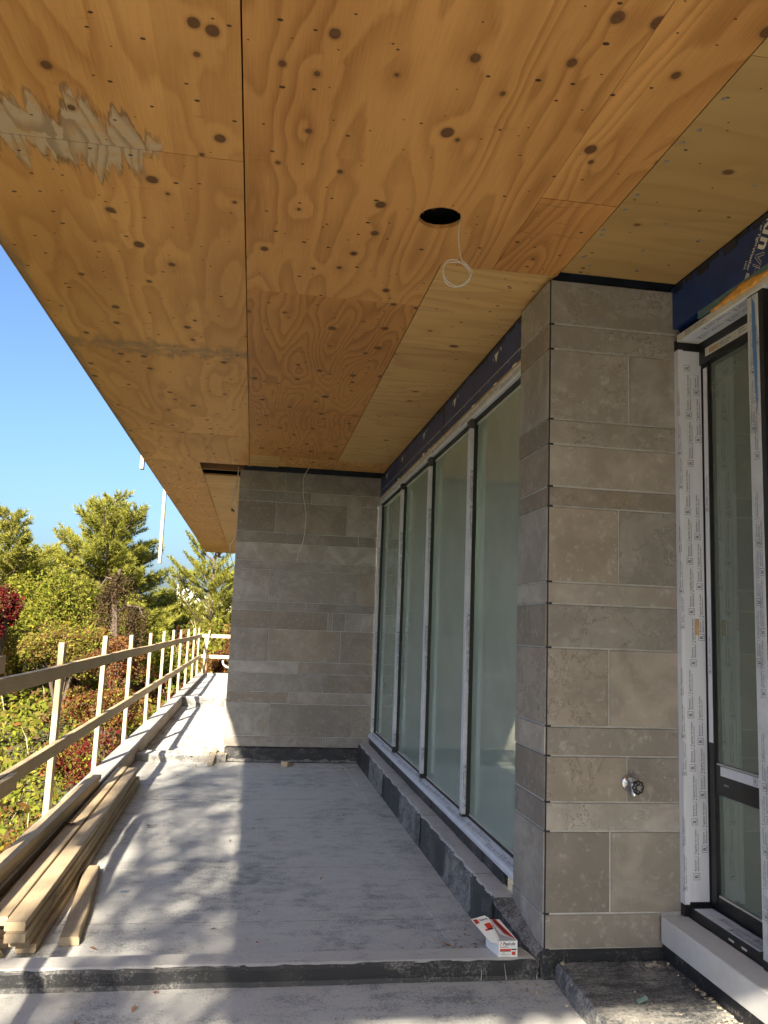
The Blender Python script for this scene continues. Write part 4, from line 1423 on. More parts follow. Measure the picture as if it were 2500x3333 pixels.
# lid flap folded over to the left
fl = MB().add([(fx0 + 0.012, fy0 + 0.012, fz1 - 0.004), (fx0 - 0.006, fy0 - 0.004, fz1 - 0.010), (fx0 - 0.036, fy0 + 0.004, fz1 - 0.006), (fx0 - 0.046, fy0 + 0.018, fz1 + 0.002),
               (fx0 - 0.100, fy1 - 0.03, fz1 + 0.058), (fx0 - 0.032, fy1 - 0.01, fz1 + 0.066), (fx0 - 0.014, fy1 - 0.015, fz1 + 0.058)], [(0, 1, 2, 3, 4, 5, 6)])
flo = fl.build('lid_flap', 'card_white', nb)
sm_ = flo.modifiers.new('thickness', 'SOLIDIFY')
sm_.thickness = 0.0012
FA = Vector((fx0 - 0.100, fy1 - 0.03, fz1 + 0.058))
FU = (Vector((fx0 - 0.032, fy1 - 0.01, fz1 + 0.066)) - FA).normalized()
FV = (FA - Vector((fx0 - 0.046, fy0 + 0.018, fz1 + 0.002))).normalized()
FN = FU.cross(FV).normalized()
P = Print(FA + FN * 0.003, FU, FV)
P.rect(0.004, 0.024, -0.030, -0.008).rect(0.036, 0.066, -0.066, -0.040).rect(0.022, 0.036, -0.075, -0.066)
P.mb.build('red_print', 'card_red', flo)
P = Print(FA + FN * 0.0032, FU, FV)
P.rect(0.004, 0.008, -0.034, -0.006).rect(0.036, 0.060, -0.075, -0.066)
P.text('Paslode', 0.030, -0.022, 0.013, 0.02, 0.2)
P.mb.build('black_print', 'card_black', flo)
P = Print((fx0 + 0.006, fy0 - 0.0008, fz0), (1, 0, 0), (0, 0, 1))
P.text('Paslode', 0.012, 0.0475, 0.0195, 0.022, 0.28, 0.92)
P.text('RounDrive', 0.001, 0.0385, 0.0085, 0.02)
P.rect(0.0, 0.050, 0.0225, 0.0245).rect(0.051, 0.074, 0.0275, 0.0335)
P.frame(0.001, 0.049, 0.002, 0.0215, 0.0006)
P.mb.build('black_print', 'card_black', cart)
P = Print((fx0 + 0.006, fy0 - 0.0009, fz0), (1, 0, 0), (0, 0, 1))
P.rect(0.0, 0.050, 0.0248, 0.0335).rect(0.054, 0.070, 0.0075, 0.0225)
P.text('?', 0.001, 0.0475, 0.0195, 0.03)
P.mb.build('red_print', 'card_red', cart)
P = Print((fx0 + 0.006, fy0 - 0.001, fz0), (1, 0, 0), (0, 0, 1))
P.rect(0.044, 0.076, 0.040, 0.0408).rect(0.044, 0.076, 0.0425, 0.0433).rect(0.004, 0.044, 0.009, 0.013).rect(0.010, 0.022, 0.0155, 0.019)
P.mb.build('grey_print', 'card_grey', cart)

# ------------------------------------------------------------------ offcuts and litter on the terrace
def wedge(loc, L, w, h, ang, mat, label, tilt=0):
    m = MB().add([(-w / 2, 0, 0), (w / 2, 0, 0), (w / 2, L, 0), (-w / 2, L, 0), (-w / 2, 0, h), (w / 2, 0, h), (w / 2, L, h * 0.35), (-w / 2, L, h * 0.5)],
                 [(0, 3, 2, 1), (4, 5, 6, 7), (0, 1, 5, 4), (1, 2, 6, 5), (2, 3, 7, 6), (3, 0, 4, 7)])
    o = m.build('wood_offcut', mat)
    o.location = loc
    o.rotation_euler = (R(tilt), 0, R(ang))
    return tag(o, label, 'wood scrap')


wedge((0.41, 8.93, 0.005), 0.14, 0.075, 0.05, -28, 'spruce_rail', 'small wooden wedge on the floor in front of the far wall flashing')
wedge((-0.352, 8.93, 0.006), 0.46, 0.055, 0.03, -4, 'crumb', 'pale dusty offcut leaning over the far curb beside the wall corner', 14)
wedge((-0.40, 9.22, 0.077), 0.06, 0.05, 0.06, 10, 'crumb', 'little pale block standing on the far curb by the stone wall')


def lumps(name, spots, mat, label, smin, smax, seed, parent=None):
    r = random.Random(seed)
    m = MB()
    for (x, y, z, sx, sy, n) in spots:
        for k in range(n):
            bm = bmesh.new()
            bmesh.ops.create_icosphere(bm, subdivisions=1, radius=1)
            for v in bm.verts:
                v.co *= 1 + r.uniform(-0.3, 0.3)
            s_ = r.uniform(smin, smax) * (0.4 + r.random() ** 2)
            m.bm(bm, Matrix.Translation((x + r.gauss(0, sx), y + r.gauss(0, sy), z + s_ * 0.3)) @ Matrix.Rotation(r.uniform(0, 6), 4, 'Z') @ Matrix.Diagonal((s_ * r.uniform(0.8, 1.5), s_, s_ * r.uniform(0.35, 0.7), 1)))
    o = m.build(name, mat)
    return tag(o, label, kind='stuff')


lumps('mortar_crumbs', [(1.80, 2.93, 0.083, 0.035, 0.07, 80), (1.77, 2.86, 0.083, 0.05, 0.05, 50), (1.855, 3.25, 0.083, 0.006, 0.16, 40), (1.78, 3.55, 0.083, 0.06, 0.015, 30), (1.6, 3.2, 0.083, 0.15, 0.2, 14)], 'crumb', 'pale mortar crumbs along the door sill', 0.003, 0.011, 1)
lumps('mortar_crumbs', [(-0.30, 9.22, 0.078, 0.05, 0.05, 40), (-0.5, 9.3, 0.077, 0.25, 0.06, 40), (-0.6, 10.2, 0.004, 0.25, 0.5, 60), (-1.08, 10.3, 0.004, 0.03, 0.6, 60), (-1.09, 12.3, 0.004, 0.03, 0.9, 50)], 'crumb', 'dusty crumbs on the far curb and floor', 0.006, 0.022, 2)
lumps('mortar_crumbs', [(1.18, 3.5, 0.004, 0.12, 0.08, 40), (1.28, 3.55, 0.004, 0.05, 0.04, 40), (0.6, 3.3, 0.004, 0.6, 0.25, 40), (0.2, 6, 0.006, 0.8, 1.8, 60)], 'crumb', 'grit scattered over the terrace floor', 0.002, 0.008, 4)


def leaf_litter(name, spots, mat, label, seed, smin=0.012, smax=0.03):
    r = np.random.default_rng(seed)
    V, F = [], []
    for (x, y, z, sx, sy, n) in spots:
        for k in range(n):
            c = np.array([x + r.normal(0, sx), y + r.normal(0, sy), z + 0.006])
            s_ = r.uniform(smin, smax)
            a = r.uniform(0, 6.28)
            u = np.array([math.cos(a), math.sin(a), r.uniform(-0.3, 0.4)]) * s_
            v = np.array([-math.sin(a), math.cos(a), r.uniform(-0.3, 0.4)]) * s_ * r.uniform(0.3, 0.8)
            w = np.array([0, 0, s_ * r.uniform(0.1, 0.6)])
            i = len(V)
            V += [c - u, c - v * 0.8 + w, c + u + w * 0.4, c + v * 0.8 + w * 0.6, c + w * 0.1]
            F += [(i, i + 1, i + 4), (i + 1, i + 2, i + 4), (i + 2, i + 3, i + 4), (i + 3, i, i + 4)]
    o = quick(name, V, F, [mat], None)
    return tag(o, label, kind='stuff')


leaf_litter('dead_leaves', [(1.03, 3.87, 0.004, 0.05, 0.05, 26), (1.10, 4.02, 0.006, 0.05, 0.08, 24), (0.9, 3.95, 0.003, 0.10, 0.06, 12), (1.12, 8.9, 0.004, 0.08, 0.12, 34), (-0.45, 8.95, 0.004, 0.12, 0.08, 8), (0.0, 6.0, 0.004, 0.6, 1.6, 22), (0.2, 3.4, 0.003, 0.7, 0.15, 7)], 'dry_leaf', 'dry brown leaves and shavings on the terrace floor', 3, 0.008, 0.02)
leaf_litter('red_leaves', [(-0.299, 3.60, 0.004, 0.0, 0.0, 2), (0.109, 4.098, 0.004, 0.0, 0, 1), (1.02, 8.36, 0.004, 0, 0, 1)], 'red_leaf', 'small bright red leaves on the terrace floor', 8, 0.012, 0.022)
leaf_litter('sawdust', [(0.9, 3.93, 0.004, 0.14, 0.06, 120), (1.12, 4.6, 0.006, 0.05, 0.5, 90), (1.0, 8.6, 0.004, 0.2, 0.3, 120), (-0.5, 4.6, 0.004, 0.3, 0.6, 120), (0.2, 6.3, 0.004, 0.6, 1.4, 160), (0.2, 3.3, 0.003, 0.7, 0.25, 120), (-0.3, 8.9, 0.004, 0.4, 0.15, 90)], 'crumb', 'sawdust and wood shavings strewn over the terrace floor', 15, 0.002, 0.008)
lo_ = leaf_litter('dead_leaves', [(-1.065, 5.72, 0.158, 0.01, 0.02, 2)], 'dry_leaf', 'curled brown leaf on the lumber', 4, 0.03, 0.045)
sc = MB().add([(1.545, 3.19, 0.0885), (1.60, 3.215, 0.089), (1.605, 3.245, 0.094), (1.552, 3.222, 0.0885)], [(0, 1, 2, 3)]).build('paper_scrap', 'green_scrap')
tag(sc, 'pale green scrap of tape lying on the dark platform before the sill', 'scrap')
sc = MB().add([(-0.64, 4.87, 0.0065), (-0.60, 4.86, 0.010), (-0.58, 4.89, 0.0085), (-0.61, 4.905, 0.0065)], [(0, 1, 2, 3)]).build('plastic_scrap', 'blue_scrap')
tag(sc, 'small pale blue plastic scrap on the sunlit terrace floor', 'scrap')

# lamp glowing inside the room
lamp = empty('ceiling_lamp', (3.1, 8.2, 2.6), 'small round lit lamp seen through the long window', 'lamp')
t = NT('lamp_glow')
em = t.n('ShaderNodeEmission')
em.inputs[0].default_value = (1, 0.93, 0.8, 1)
em.inputs[1].default_value = 300.0
t.t.links.new(em.outputs[0], t.out.inputs[0])
M['lamp_glow'] = t.m
MB().lathe([(-0.05, 0.0), (-0.045, 0.025), (0.0, 0.05), (0.045, 0.025), (0.05, 0.0)], (2.9, 8.2, 2.42), (0, 0, 1), 16).build('bulb', 'lamp_glow', lamp, True)
MB().tube([(2.9, 8.2, 2.47), (2.9, 8.2, 3.05)], 0.006, 6).build('cord', 'black_plastic', lamp)

# ------------------------------------------------------------------ land and vegetation
NPR = np.random.default_rng(11)
_perm = NPR.random((64, 64))


def vnoise(x, y):
    x = np.asarray(x, float)
    y = np.asarray(y, float)
    xi, yi = np.floor(x).astype(int), np.floor(y).astype(int)
    fx, fy = x - xi, y - yi
    fx, fy = fx * fx * (3 - 2 * fx), fy * fy * (3 - 2 * fy)
    g = lambda a, b: _perm[a % 64, b % 64]
    return (g(xi, yi) * (1 - fx) + g(xi + 1, yi) * fx) * (1 - fy) + (g(xi, yi + 1) * (1 - fx) + g(xi + 1, yi + 1) * fx) * fy


def hill(x, y):
    d = np.hypot(x, y)
    return np.interp(d, [0, 6, 12, 18, 24, 30, 40, 60, 120, 600], [-3.4, -3.2, -2.5, -1.35, -0.25, 0.35, 0.6, 0.4, -0.5, -3])


def canopy(x, y):
    """top of the undergrowth"""
    d = np.hypot(x, y)
    h = hill(x, y) + 0.35
    h = h + 1.15 * (vnoise(x * 0.33 + 9, y * 0.33) - 0.4) + 0.55 * (vnoise(x * 1.1, y * 1.1 + 5) - 0.4) + 0.22 * vnoise(x * 3.1, y * 3.1)
    return h


# ground: one sheet, fine near the house, reaching the horizon
rs = np.concatenate([np.linspace(0.5, 40, 60), np.geomspace(42, 900, 18)])
az = np.linspace(0, 2 * np.pi, 97)[:-1]
V = []
for r_ in rs:
    xx, yy_ = r_ * np.sin(az), r_ * np.cos(az)
    zz = hill(xx, yy_) + 0.3 * (vnoise(xx * 0.5, yy_ * 0.5) - 0.5)
    inside = (xx > -1.6) & (yy_ < 22.4)
    zz = np.where(inside, np.minimum(zz, -3.2), zz)
    V.append(np.stack([xx, yy_, zz], 1))
V = np.concatenate(V)
F = []
na = len(az)
for i in range(len(rs) - 1):
    for k in range(na):
        k2 = (k + 1) % na
        F.append((i * na + k, i * na + k2, (i + 1) * na + k2, (i + 1) * na + k))
g = quick('ground', V, F, ['earth'], None)
tag(g, kind='structure')


def leaf_quads(C, L, Wd, rng, up=0.5):
    """rhombic leaves: centres C (n,3), half length L, half width Wd; faces lean upward and to the light"""
    n = len(C)
    nrm = rng.normal(size=(n, 3)) + np.array([-0.15, -0.75, 0.9]) * up * 1.6
    nrm /= np.linalg.norm(nrm, axis=1, keepdims=True)
    a = rng.normal(size=(n, 3))
    a -= nrm * np.sum(a * nrm, 1, keepdims=True)
    a /= np.linalg.norm(a, axis=1, keepdims=True)
    b = np.cross(nrm, a)
    L = np.asarray(L).reshape(-1, 1) * np.ones((n, 1))
    Wd = np.asarray(Wd).reshape(-1, 1) * np.ones((n, 1))
    V = np.stack([C - a * L, C - b * Wd - a * L * 0.1, C + a * L, C + b * Wd - a * L * 0.1], 1).reshape(-1, 3)
    F = np.arange(4 * n).reshape(-1, 4)
    return V, F


# undergrowth over the slope: polar sampling keeps leaf size even in view
n = 460000
ang = NPR.uniform(R(-64), R(9), n)
dist = np.exp(NPR.uniform(math.log(5.0), math.log(42), n))
x = dist * np.sin(ang)
y = dist * np.cos(ang)
ok = ~((x > -1.62) & (y < 22.3))
x, y, dist = x[ok], y[ok], dist[ok]
n = len(x)
z = canopy(x, y) - np.abs(NPR.normal(0, 0.22, n)) * (0.5 + dist * 0.02)
C = np.stack([x, y, z], 1)
tone = vnoise(x * 0.55 + 31, y * 0.42 + 7)
tone2 = vnoise(x * 1.7 + 3, y * 1.3)
u = NPR.random(n)
mi = np.zeros(n, int)
mi[u < 0.30] = 1
mi[(u > 0.30) & (u < 0.55)] = 2
redz = (tone > 0.68) & (x > -4.6 - 0.05 * y) | ((y > 18) & (x > -2.8) & (tone2 > 0.60))
mi[redz & (u < 0.26)] = 4
mi[redz & (u > 0.26) & (u < 0.42)] = 3
mi[redz & (u > 0.42) & (u < 0.60)] = 5
brz = (tone < 0.30) & ~redz
mi[brz & (u < 0.25)] = 5
mi[brz & (u > 0.25) & (u < 0.40)] = 3
mi[(u > 0.955)] = 3
mi[(u > 0.985)] = 6
sz = (0.014 + 0.0019 * dist) * np.exp(NPR.normal(-0.05, 0.42, n))
V, F = leaf_quads(C, sz, sz * 0.52, NPR, 0.55)
ug = quick('undergrowth', V, F, LEAVES, mi)
tag(ug, 'tangled autumn undergrowth of green, lime and red leaves on the slope beyond the rail', kind='stuff')
# dark stems and dry twigs through it
m = MB()
for k in range(260):
    a = random.uniform(R(-50), R(5))
    d = random.uniform(8, 30)
    px_, py_ = d * math.sin(a), d * math.cos(a)
    if px_ > -1.7 and py_ < 22.5:
        continue
    zc = float(canopy(px_, py_))
    h = random.uniform(0.25, 0.8)
    dx, dy = random.uniform(-0.25, 0.25), random.uniform(-0.2, 0.2)
    m.tube([(px_, py_, zc - 0.5), (px_ + dx * 0.5, py_ + dy * 0.5, zc + h * 0.1), (px_ + dx, py_ + dy, zc + h * 0.45)], [0.012, 0.008, 0.003], 4)
tw = m.build('dry_twigs', 'pale_twig')
tag(tw, 'dry pale twigs standing in the undergrowth', kind='stuff')


def needle_mesh(T, D, per, L, w, rng):
    """tufts at T pointing along D: `per` thin triangles each"""
    n = len(T)
    Tn = np.repeat(T, per, 0)
    Dn = np.repeat(D, per, 0) + rng.normal(0, 0.55, (n * per, 3))
    Dn /= np.linalg.norm(Dn, axis=1, keepdims=True)
    s = np.cross(Dn, rng.normal(size=(n * per, 3)))
    s /= np.linalg.norm(s, axis=1, keepdims=True)
    ln = L * rng.uniform(0.6, 1.25, (n * per, 1))
    V = np.stack([Tn - s * w, Tn + s * w, Tn + Dn * ln], 1).reshape(-1, 3)
    F = np.arange(3 * n * per).reshape(-1, 3)
    return V, F


def pine(x, y, top, height, spread, label, seed, mat='needle', lean=0.0, whorls=11, first=0.25, droop=0.0, dens=1.0, tuft=0.15):
    rng = np.random.default_rng(seed)
    base = top - height
    root = empty('pine_tree', (x, y, base), label, 'tree', 'trees beyond the terrace')
    tr = MB()
    pts = [(x + lean * k / 8 + 0.06 * math.sin(k * 1.3 + seed), y + 0.05 * math.cos(k), base + height * k / 8) for k in range(9)]
    tr.tube(pts, [0.13 * height / 6 * (1 - 0.9 * k / 8) + 0.012 for k in range(9)], 8)
    T, D = [], []
    for wl in range(whorls):
        f = first + (1 - first) * (wl + 0.3) / whorls
        zc = base + height * f
        cx = x + lean * f
        L0 = spread * (1.0 - ((f - first) / (1 - first)) ** 2.2) ** 0.75 * rng.uniform(0.65, 1.15) + 0.15
        nb_ = int(rng.integers(4, 7))
        a0 = rng.uniform(0, 6.28)
        for b in range(nb_):
            a = a0 + b * 6.283 / nb_ + rng.normal(0, 0.25)
            Lb = L0 * rng.uniform(0.4, 1.2)
            rise = rng.uniform(0.05, 0.40) - droop + 0.30 * f
            p0 = np.array([cx, y, zc + rng.uniform(-0.1, 0.1)])
            d0 = np.array([math.cos(a), math.sin(a), rise])
            npt = 7
            pl = []
            for k in range(npt):
                s = k / (npt - 1)
                pl.append(p0 + d0 * Lb * s + np.array([0, 0, (0.25 * s * s - 0.12 * math.sin(s * 3.1)) * Lb * 0.5]))
            tr.tube(pl, [0.030 * (1 - 0.85 * k / (npt - 1)) * (0.5 + Lb) for k in range(npt)], 5, False)
            # side shoots
            nsh = max(4, int(Lb / 0.075 * dens))
            for q in range(nsh):
                s = 0.22 + 0.78 * (q + rng.random()) / nsh
                i = min(int(s * (npt - 1)), npt - 2)
                tt = s * (npt - 1) - i
                pc = pl[i] * (1 - tt) + pl[i + 1] * tt
                side = 1 if q % 2 else -1
                sd_ = np.array([-math.sin(a), math.cos(a), 0.0]) * side * rng.uniform(0.5, 1.1) + d0 * 0.7 + np.array([0, 0, rng.uniform(0.0, 0.5)])
                sd_ /= np.linalg.norm(sd_)
                ls = Lb * (1.05 - s) * 0.55 + 0.16
                nt = max(2, int(ls / 0.075))
                for e in range(nt):
                    h = (e + 1) / nt
                    T.append(pc + sd_ * ls * h + np.array([0, 0, 0.05 * h]))
                    D.append(sd_ * 0.8 + np.array([0, 0, 0.55]))
    T.append(np.array([x + lean, y, top - 0.05]))
    D.append(np.array([0, 0, 1.0]))
    tr.build('trunk', 'bark', root)
    T, D = np.array(T), np.array(D)
    V, F = needle_mesh(T, D, 20, tuft, 0.0088, rng)
    quick('crown', V, F, [mat], None, root, (x, y, base))
    return root


def leafy(name, x, y, top, height, rx, mats, weights, label, seed, n=5000, leaf=0.05, cat='shrub', group='shrubs and small trees beyond the terrace', ry=None, flat=0.0):
    """broadleaf shrub or tree: stems plus leaves gathered in uneven clumps"""
    rng = np.random.default_rng(seed)
    n = int(n * 2.8)
    ry = ry or rx
    base = top - height
    root = empty(name, (x, y, base), label, cat, group)
    st_ = MB()
    nclump = 26
    cl = []
    for k in range(nclump):
        v = rng.normal(size=3)
        v /= np.linalg.norm(v)
        s = rng.uniform(0.35, 0.92)
        cl.append(np.array([x + v[0] * rx * s, y + v[1] * ry * s, base + height * 0.58 + v[2] * height * 0.40 * s]))
    for k in range(0, nclump, 2):
        c = cl[k]
        mid = (np.array([x, y, base]) + c) / 2 + np.array([0, 0, height * 0.08])
        st_.tube([(x, y, base - 0.4), mid, c], [0.035, 0.02, 0.005], 5, False)
    st_.build('trunk', 'bark', root)
    idx = rng.integers(0, nclump, n)
    C = np.array(cl)[idx]
    r_ = rng.normal(size=(n, 3))
    r_ /= np.linalg.norm(r_, axis=1, keepdims=True)
    rad = rng.random((n, 1)) ** 0.45
    cs = rng.uniform(0.26, 0.46, nclump)[idx][:, None]
    C = C + r_ * rad * cs * np.array([rx, ry, height * 0.42])
    mi = rng.choice(len(mats), n, p=np.array(weights) / sum(weights))
    sz = leaf * 0.56 * np.exp(rng.normal(0, 0.42, n))
    V, F = leaf_quads(C, sz, sz * 0.55, rng, 0.5)
    quick('crown', V, F, mats, mi, root, (x, y, base))
    return root


pine(-4.25, 24.0, 4.75, 5.6, 1.75, 'tall open pine with layered boughs, the highest tree left of the roof edge', 21, 'needle', 0.15, 15, 0.22, 0.05, 1.25)
pine(-3.75, 25.2, 3.5, 4.3, 1.5, 'lower pine with drooping boughs just right of the tallest pine', 22, 'needle', 0.0, 9, 0.15)
pine(-6.25, 22.0, 4.0, 5.0, 1.35, 'dense rounded pine cut by the left edge of the picture', 23, 'needle_dark', 0.0, 12, 0.15, 0.0, 1.6)
pine(-1.55, 30.0, 4.35, 5.2, 1.45, 'bright pine with upswept branches below the far end of the soffit', 24, 'needle', 0.05, 11, 0.15, -0.25)
pine(-0.7, 31.0, 3.3, 4.0, 1.3, 'yellow-green pine half hidden by the far stone wall', 25, 'needle', 0.0, 9, 0.10, -0.1)
pine(-2.7, 31.5, 3.1, 3.8, 1.0, 'slim dark pine standing behind the hanging batten', 26, 'needle_dark', 0.0, 10, 0.12, -0.1)
pine(-5.4, 24.6, 3.2, 3.8, 1.3, 'yellowish pine filling the gap between the two tallest trees at left', 27, 'needle', 0.0, 9, 0.05)
leafy('leafy_tree', -7.2, 27.0, 3.7, 4.4, 1.7, ['leaf_green', 'leaf_olive', 'leaf_lime', 'leaf_yellow'], [3, 4, 4, 0.8], 'broad yellow-green tree standing behind the dense pine at left', 28, 8000, 0.06, 'tree')
leafy('leafy_tree', -5.5, 28.0, 3.35, 4.0, 1.5, ['leaf_green', 'leaf_olive', 'leaf_lime', 'leaf_yellow'], [3, 4, 4, 1.4], 'golden-tinged tree in the gap left of the tallest pine', 29, 8000, 0.06, 'tree')
leafy('leafy_tree', -3.5, 28.5, 2.7, 3.4, 1.4, ['leaf_green', 'leaf_olive', 'leaf_lime'], [4, 4, 3], 'green tree behind the vine-covered snag', 30, 8000, 0.06, 'tree')
leafy('leafy_tree', -5.1, 21.0, 2.75, 3.4, 1.2, ['leaf_green', 'leaf_lime', 'leaf_olive', 'leaf_yellow'], [4, 4, 3, 0.6], 'round yellow-green tree below the dense pine at left', 31, 7000, 0.05, 'tree')
leafy('leafy_tree', -3.9, 21.5, 2.35, 3.0, 1.3, ['leaf_green', 'leaf_lime', 'leaf_olive', 'leaf_brown'], [4, 3, 4, 1], 'olive-green tree at the foot of the tallest pine', 32, 7500, 0.05, 'tree')
leafy('leafy_tree', -5.9, 19.2, 1.75, 2.6, 1.1, ['leaf_orange', 'leaf_olive', 'leaf_lime', 'leaf_brown'], [3, 4, 3, 2], 'orange-tinged bush above the crimson creeper at the left edge', 33, 6000, 0.045)
leafy('crimson_creeper', -5.05, 18.0, 2.12, 1.25, 0.36, ['leaf_red', 'leaf_brown', 'leaf_olive'], [6, 1.5, 0.8], 'crimson leaved creeper glowing at the left edge among green bushes', 34, 2600, 0.042, 'creeper')
leafy('crimson_creeper', -5.15, 17.6, 1.62, 0.8, 0.25, ['leaf_red', 'leaf_brown'], [9, 1.2], 'small crimson spray below the large crimson creeper', 35, 900, 0.04, 'creeper')
leafy('leafy_shrub', -3.95, 18.6, 1.45, 1.7, 1.0, ['leaf_lime', 'leaf_olive', 'leaf_orange', 'leaf_brown'], [4, 3, 2, 2], 'lime and orange shrub left of the vine-covered snag', 36, 5000, 0.042)
leafy('leafy_shrub', -2.35, 22.0, 1.45, 1.9, 0.9, ['leaf_lime', 'leaf_green', 'leaf_olive'], [4, 4, 2], 'bright green shrub right of the vine-covered snag', 37, 5000, 0.045)
leafy('leafy_shrub', -1.35, 27.0, 1.5, 2.2, 1.1, ['leaf_green', 'leaf_lime', 'leaf_olive', 'leaf_orange'], [4, 3, 3, 1], 'green shrub behind the far corner of the guard rail', 38, 5000, 0.05)
leafy('leafy_shrub', -0.25, 26.5, 1.7, 2.2, 0.9, ['leaf_brown', 'leaf_orange', 'leaf_olive', 'leaf_red'], [4, 3, 3, 2], 'rust-brown shrub beside the far stone wall above the end rail', 39, 5000, 0.045)
leafy('leafy_shrub', -0.30, 23.6, 1.12, 0.75, 0.36, ['leaf_yellow', 'leaf_lime'], [8, 1], 'bright yellow shrub right behind the end rail', 40, 900, 0.035)
leafy('leafy_shrub', -0.75, 23.3, 0.85, 1.0, 0.5, ['leaf_red', 'leaf_orange', 'leaf_brown', 'leaf_olive'], [4, 3, 2, 2], 'red-orange shrub low behind the end rail', 41, 2600, 0.035)
leafy('leafy_shrub', -2.75, 18.2, 1.05, 1.1, 0.6, ['leaf_orange', 'leaf_brown', 'leaf_red'], [4, 3, 2], 'russet shrub at the foot of the vine-covered snag', 42, 3200, 0.036)
leafy('leafy_shrub', -2.3, 13.2, -0.15, 1.3, 0.75, ['leaf_red', 'leaf_orange', 'leaf_brown', 'leaf_green'], [5, 2, 1, 2], 'red leaved shrub close behind the middle of the guard rail', 43, 4200, 0.03)
leafy('leafy_shrub', -2.6, 16.2, 0.35, 1.3, 0.7, ['leaf_orange', 'leaf_red', 'leaf_lime', 'leaf_brown'], [4, 3, 2, 2], 'orange and red shrub behind the far half of the guard rail', 44, 4200, 0.034)
leafy('leafy_shrub', -3.3, 10.2, -1.0, 1.3, 0.9, ['leaf_lime', 'leaf_yellow', 'leaf_green'], [6, 1, 2], 'lime-yellow bush low behind the lumber and the nearest post', 45, 5000, 0.028)

# snag wrapped in dark hanging vines
sn = empty('vine_covered_snag', (-3.0, 19.0, -0.6), 'dead stump draped in dark brown hanging vines, right of the tallest pine', 'tree')
m = MB()
m.tube([(-3.0, 19.0, -0.6), (-2.98, 19.0, 0.8), (-3.05, 19.0, 1.9), (-2.98, 19.0, 2.55)], [0.12, 0.11, 0.08, 0.04], 8)
m.tube([(-3.02, 19.0, 1.6), (-2.75, 19.0, 1.75), (-2.5, 18.95, 1.72), (-2.38, 18.95, 1.5)], [0.04, 0.035, 0.025, 0.015], 6)
m.tube([(-3.04, 19.0, 2.3), (-3.25, 19.0, 2.35), (-3.40, 19.0, 2.1)], [0.03, 0.02, 0.012], 6)
m.build('trunk', 'bark', sn)
rng = np.random.default_rng(50)
C = []
for q in range(40):
    f = rng.random()
    if f < 0.5:
        cx, zt = -3.0 + rng.normal(0, 0.13), 2.55 - abs(rng.normal(0, 0.25))
    elif f < 0.8:
        cx = rng.uniform(-2.75, -2.36)
        zt = 1.78 - 0.5 * abs(cx + 2.6)
    else:
        cx, zt = rng.uniform(-3.42, -3.15), rng.uniform(1.7, 2.35)
    ln = rng.uniform(0.35, 1.35)
    k = int(210 * ln)
    h = rng.random(k)
    wd = 0.018 + 0.05 * np.sin(np.pi * np.clip(h * 0.9 + 0.08, 0, 1)) * rng.uniform(0.6, 1.3)
    cy = 19.0 + rng.normal(0, 0.10)
    C.append(np.stack([cx + 0.05 * np.sin(h * 4 + q) + rng.normal(0, 1, k) * wd, cy + rng.normal(0, 1, k) * wd, zt - h * ln], 1))
C = np.concatenate(C)
sz = 0.022 * rng.uniform(0.6, 1.5, len(C))
V, F = leaf_quads(C, sz, sz * 0.6, rng, 0.15)
quick('vines', V, F, ['vine_leaf'], None, sn, (-3.0, 19.0, -0.6))

# neighbouring house among the trees
hs = empty('neighbour_house', (-3.5, 46, 0), 'white gabled house with grey shingled roof half hidden behind the pines', 'house')
m = MB()
m.add([(-4.1, 45, 0.2), (-1.0, 45, 0.2), (-1.0, 45, 2.2), (-4.1, 45, 3.35), (-4.1, 51, 0.2), (-1.0, 51, 0.2), (-1.0, 51, 2.2), (-4.1, 51, 3.35)],
      [(0, 1, 2, 3), (4, 7, 6, 5), (0, 4, 5, 1), (1, 5, 6, 2), (2, 6, 7, 3), (3, 7, 4, 0)])
m.build('gable_wall', 'house_white', hs)
rf = MB().add([(-6.5, 44.6, 2.0), (-4.12, 44.6, 2.95), (-4.12, 50, 2.95), (-6.5, 50, 2.0), (-6.5, 44.6, 1.86), (-4.12, 44.6, 2.81), (-4.12, 50, 2.81), (-6.5, 50, 1.86)],
              [(0, 1, 2, 3), (4, 7, 6, 5), (0, 4, 5, 1), (1, 5, 6, 2), (2, 6, 7, 3), (3, 7, 4, 0)]).build('roof', 'shingle', hs)
box('wall', 'house_white', (-6.3, -4.15, 45, 49.8, 0.2, 1.85), hs)
MB().add([(-4.8, 39.6, 1.42), (-3.2, 39.6, 1.36), (-3.2, 44.9, 1.95), (-4.8, 44.9, 1.95), (-4.8, 39.6, 1.32), (-3.2, 39.6, 1.26), (-3.2, 44.9, 1.85), (-4.8, 44.9, 1.85)],
         [(0, 1, 2, 3), (4, 7, 6, 5), (0, 4, 5, 1), (1, 5, 6, 2), (2, 6, 7, 3), (3, 7, 4, 0)]).build('porch_roof', 'shingle_dark', hs)
box('porch_wall', 'dark_siding', (-4.7, -3.3, 40.3, 40.5, 0.0, 1.35), hs)
sh = empty('garden_shed', (-2.27, 30, 0.3), 'small white shed gable showing above the far guard rail posts', 'shed')
m = MB().add([(-2.52, 29.6, 0.3), (-2.02, 29.6, 0.3), (-2.02, 29.6, 1.12), (-2.16, 29.6, 1.30), (-2.52, 29.6, 1.30), (-2.52, 30.3, 0.3), (-2.02, 30.3, 0.3), (-2.02, 30.3, 1.12), (-2.16, 30.3, 1.30), (-2.52, 30.3, 1.30)],
             [(0, 1, 2, 3, 4), (9, 8, 7, 6, 5), (0, 5, 6, 1), (1, 6, 7, 2), (0, 4, 9, 5)])
m.build('shed_wall', 'house_white', sh)
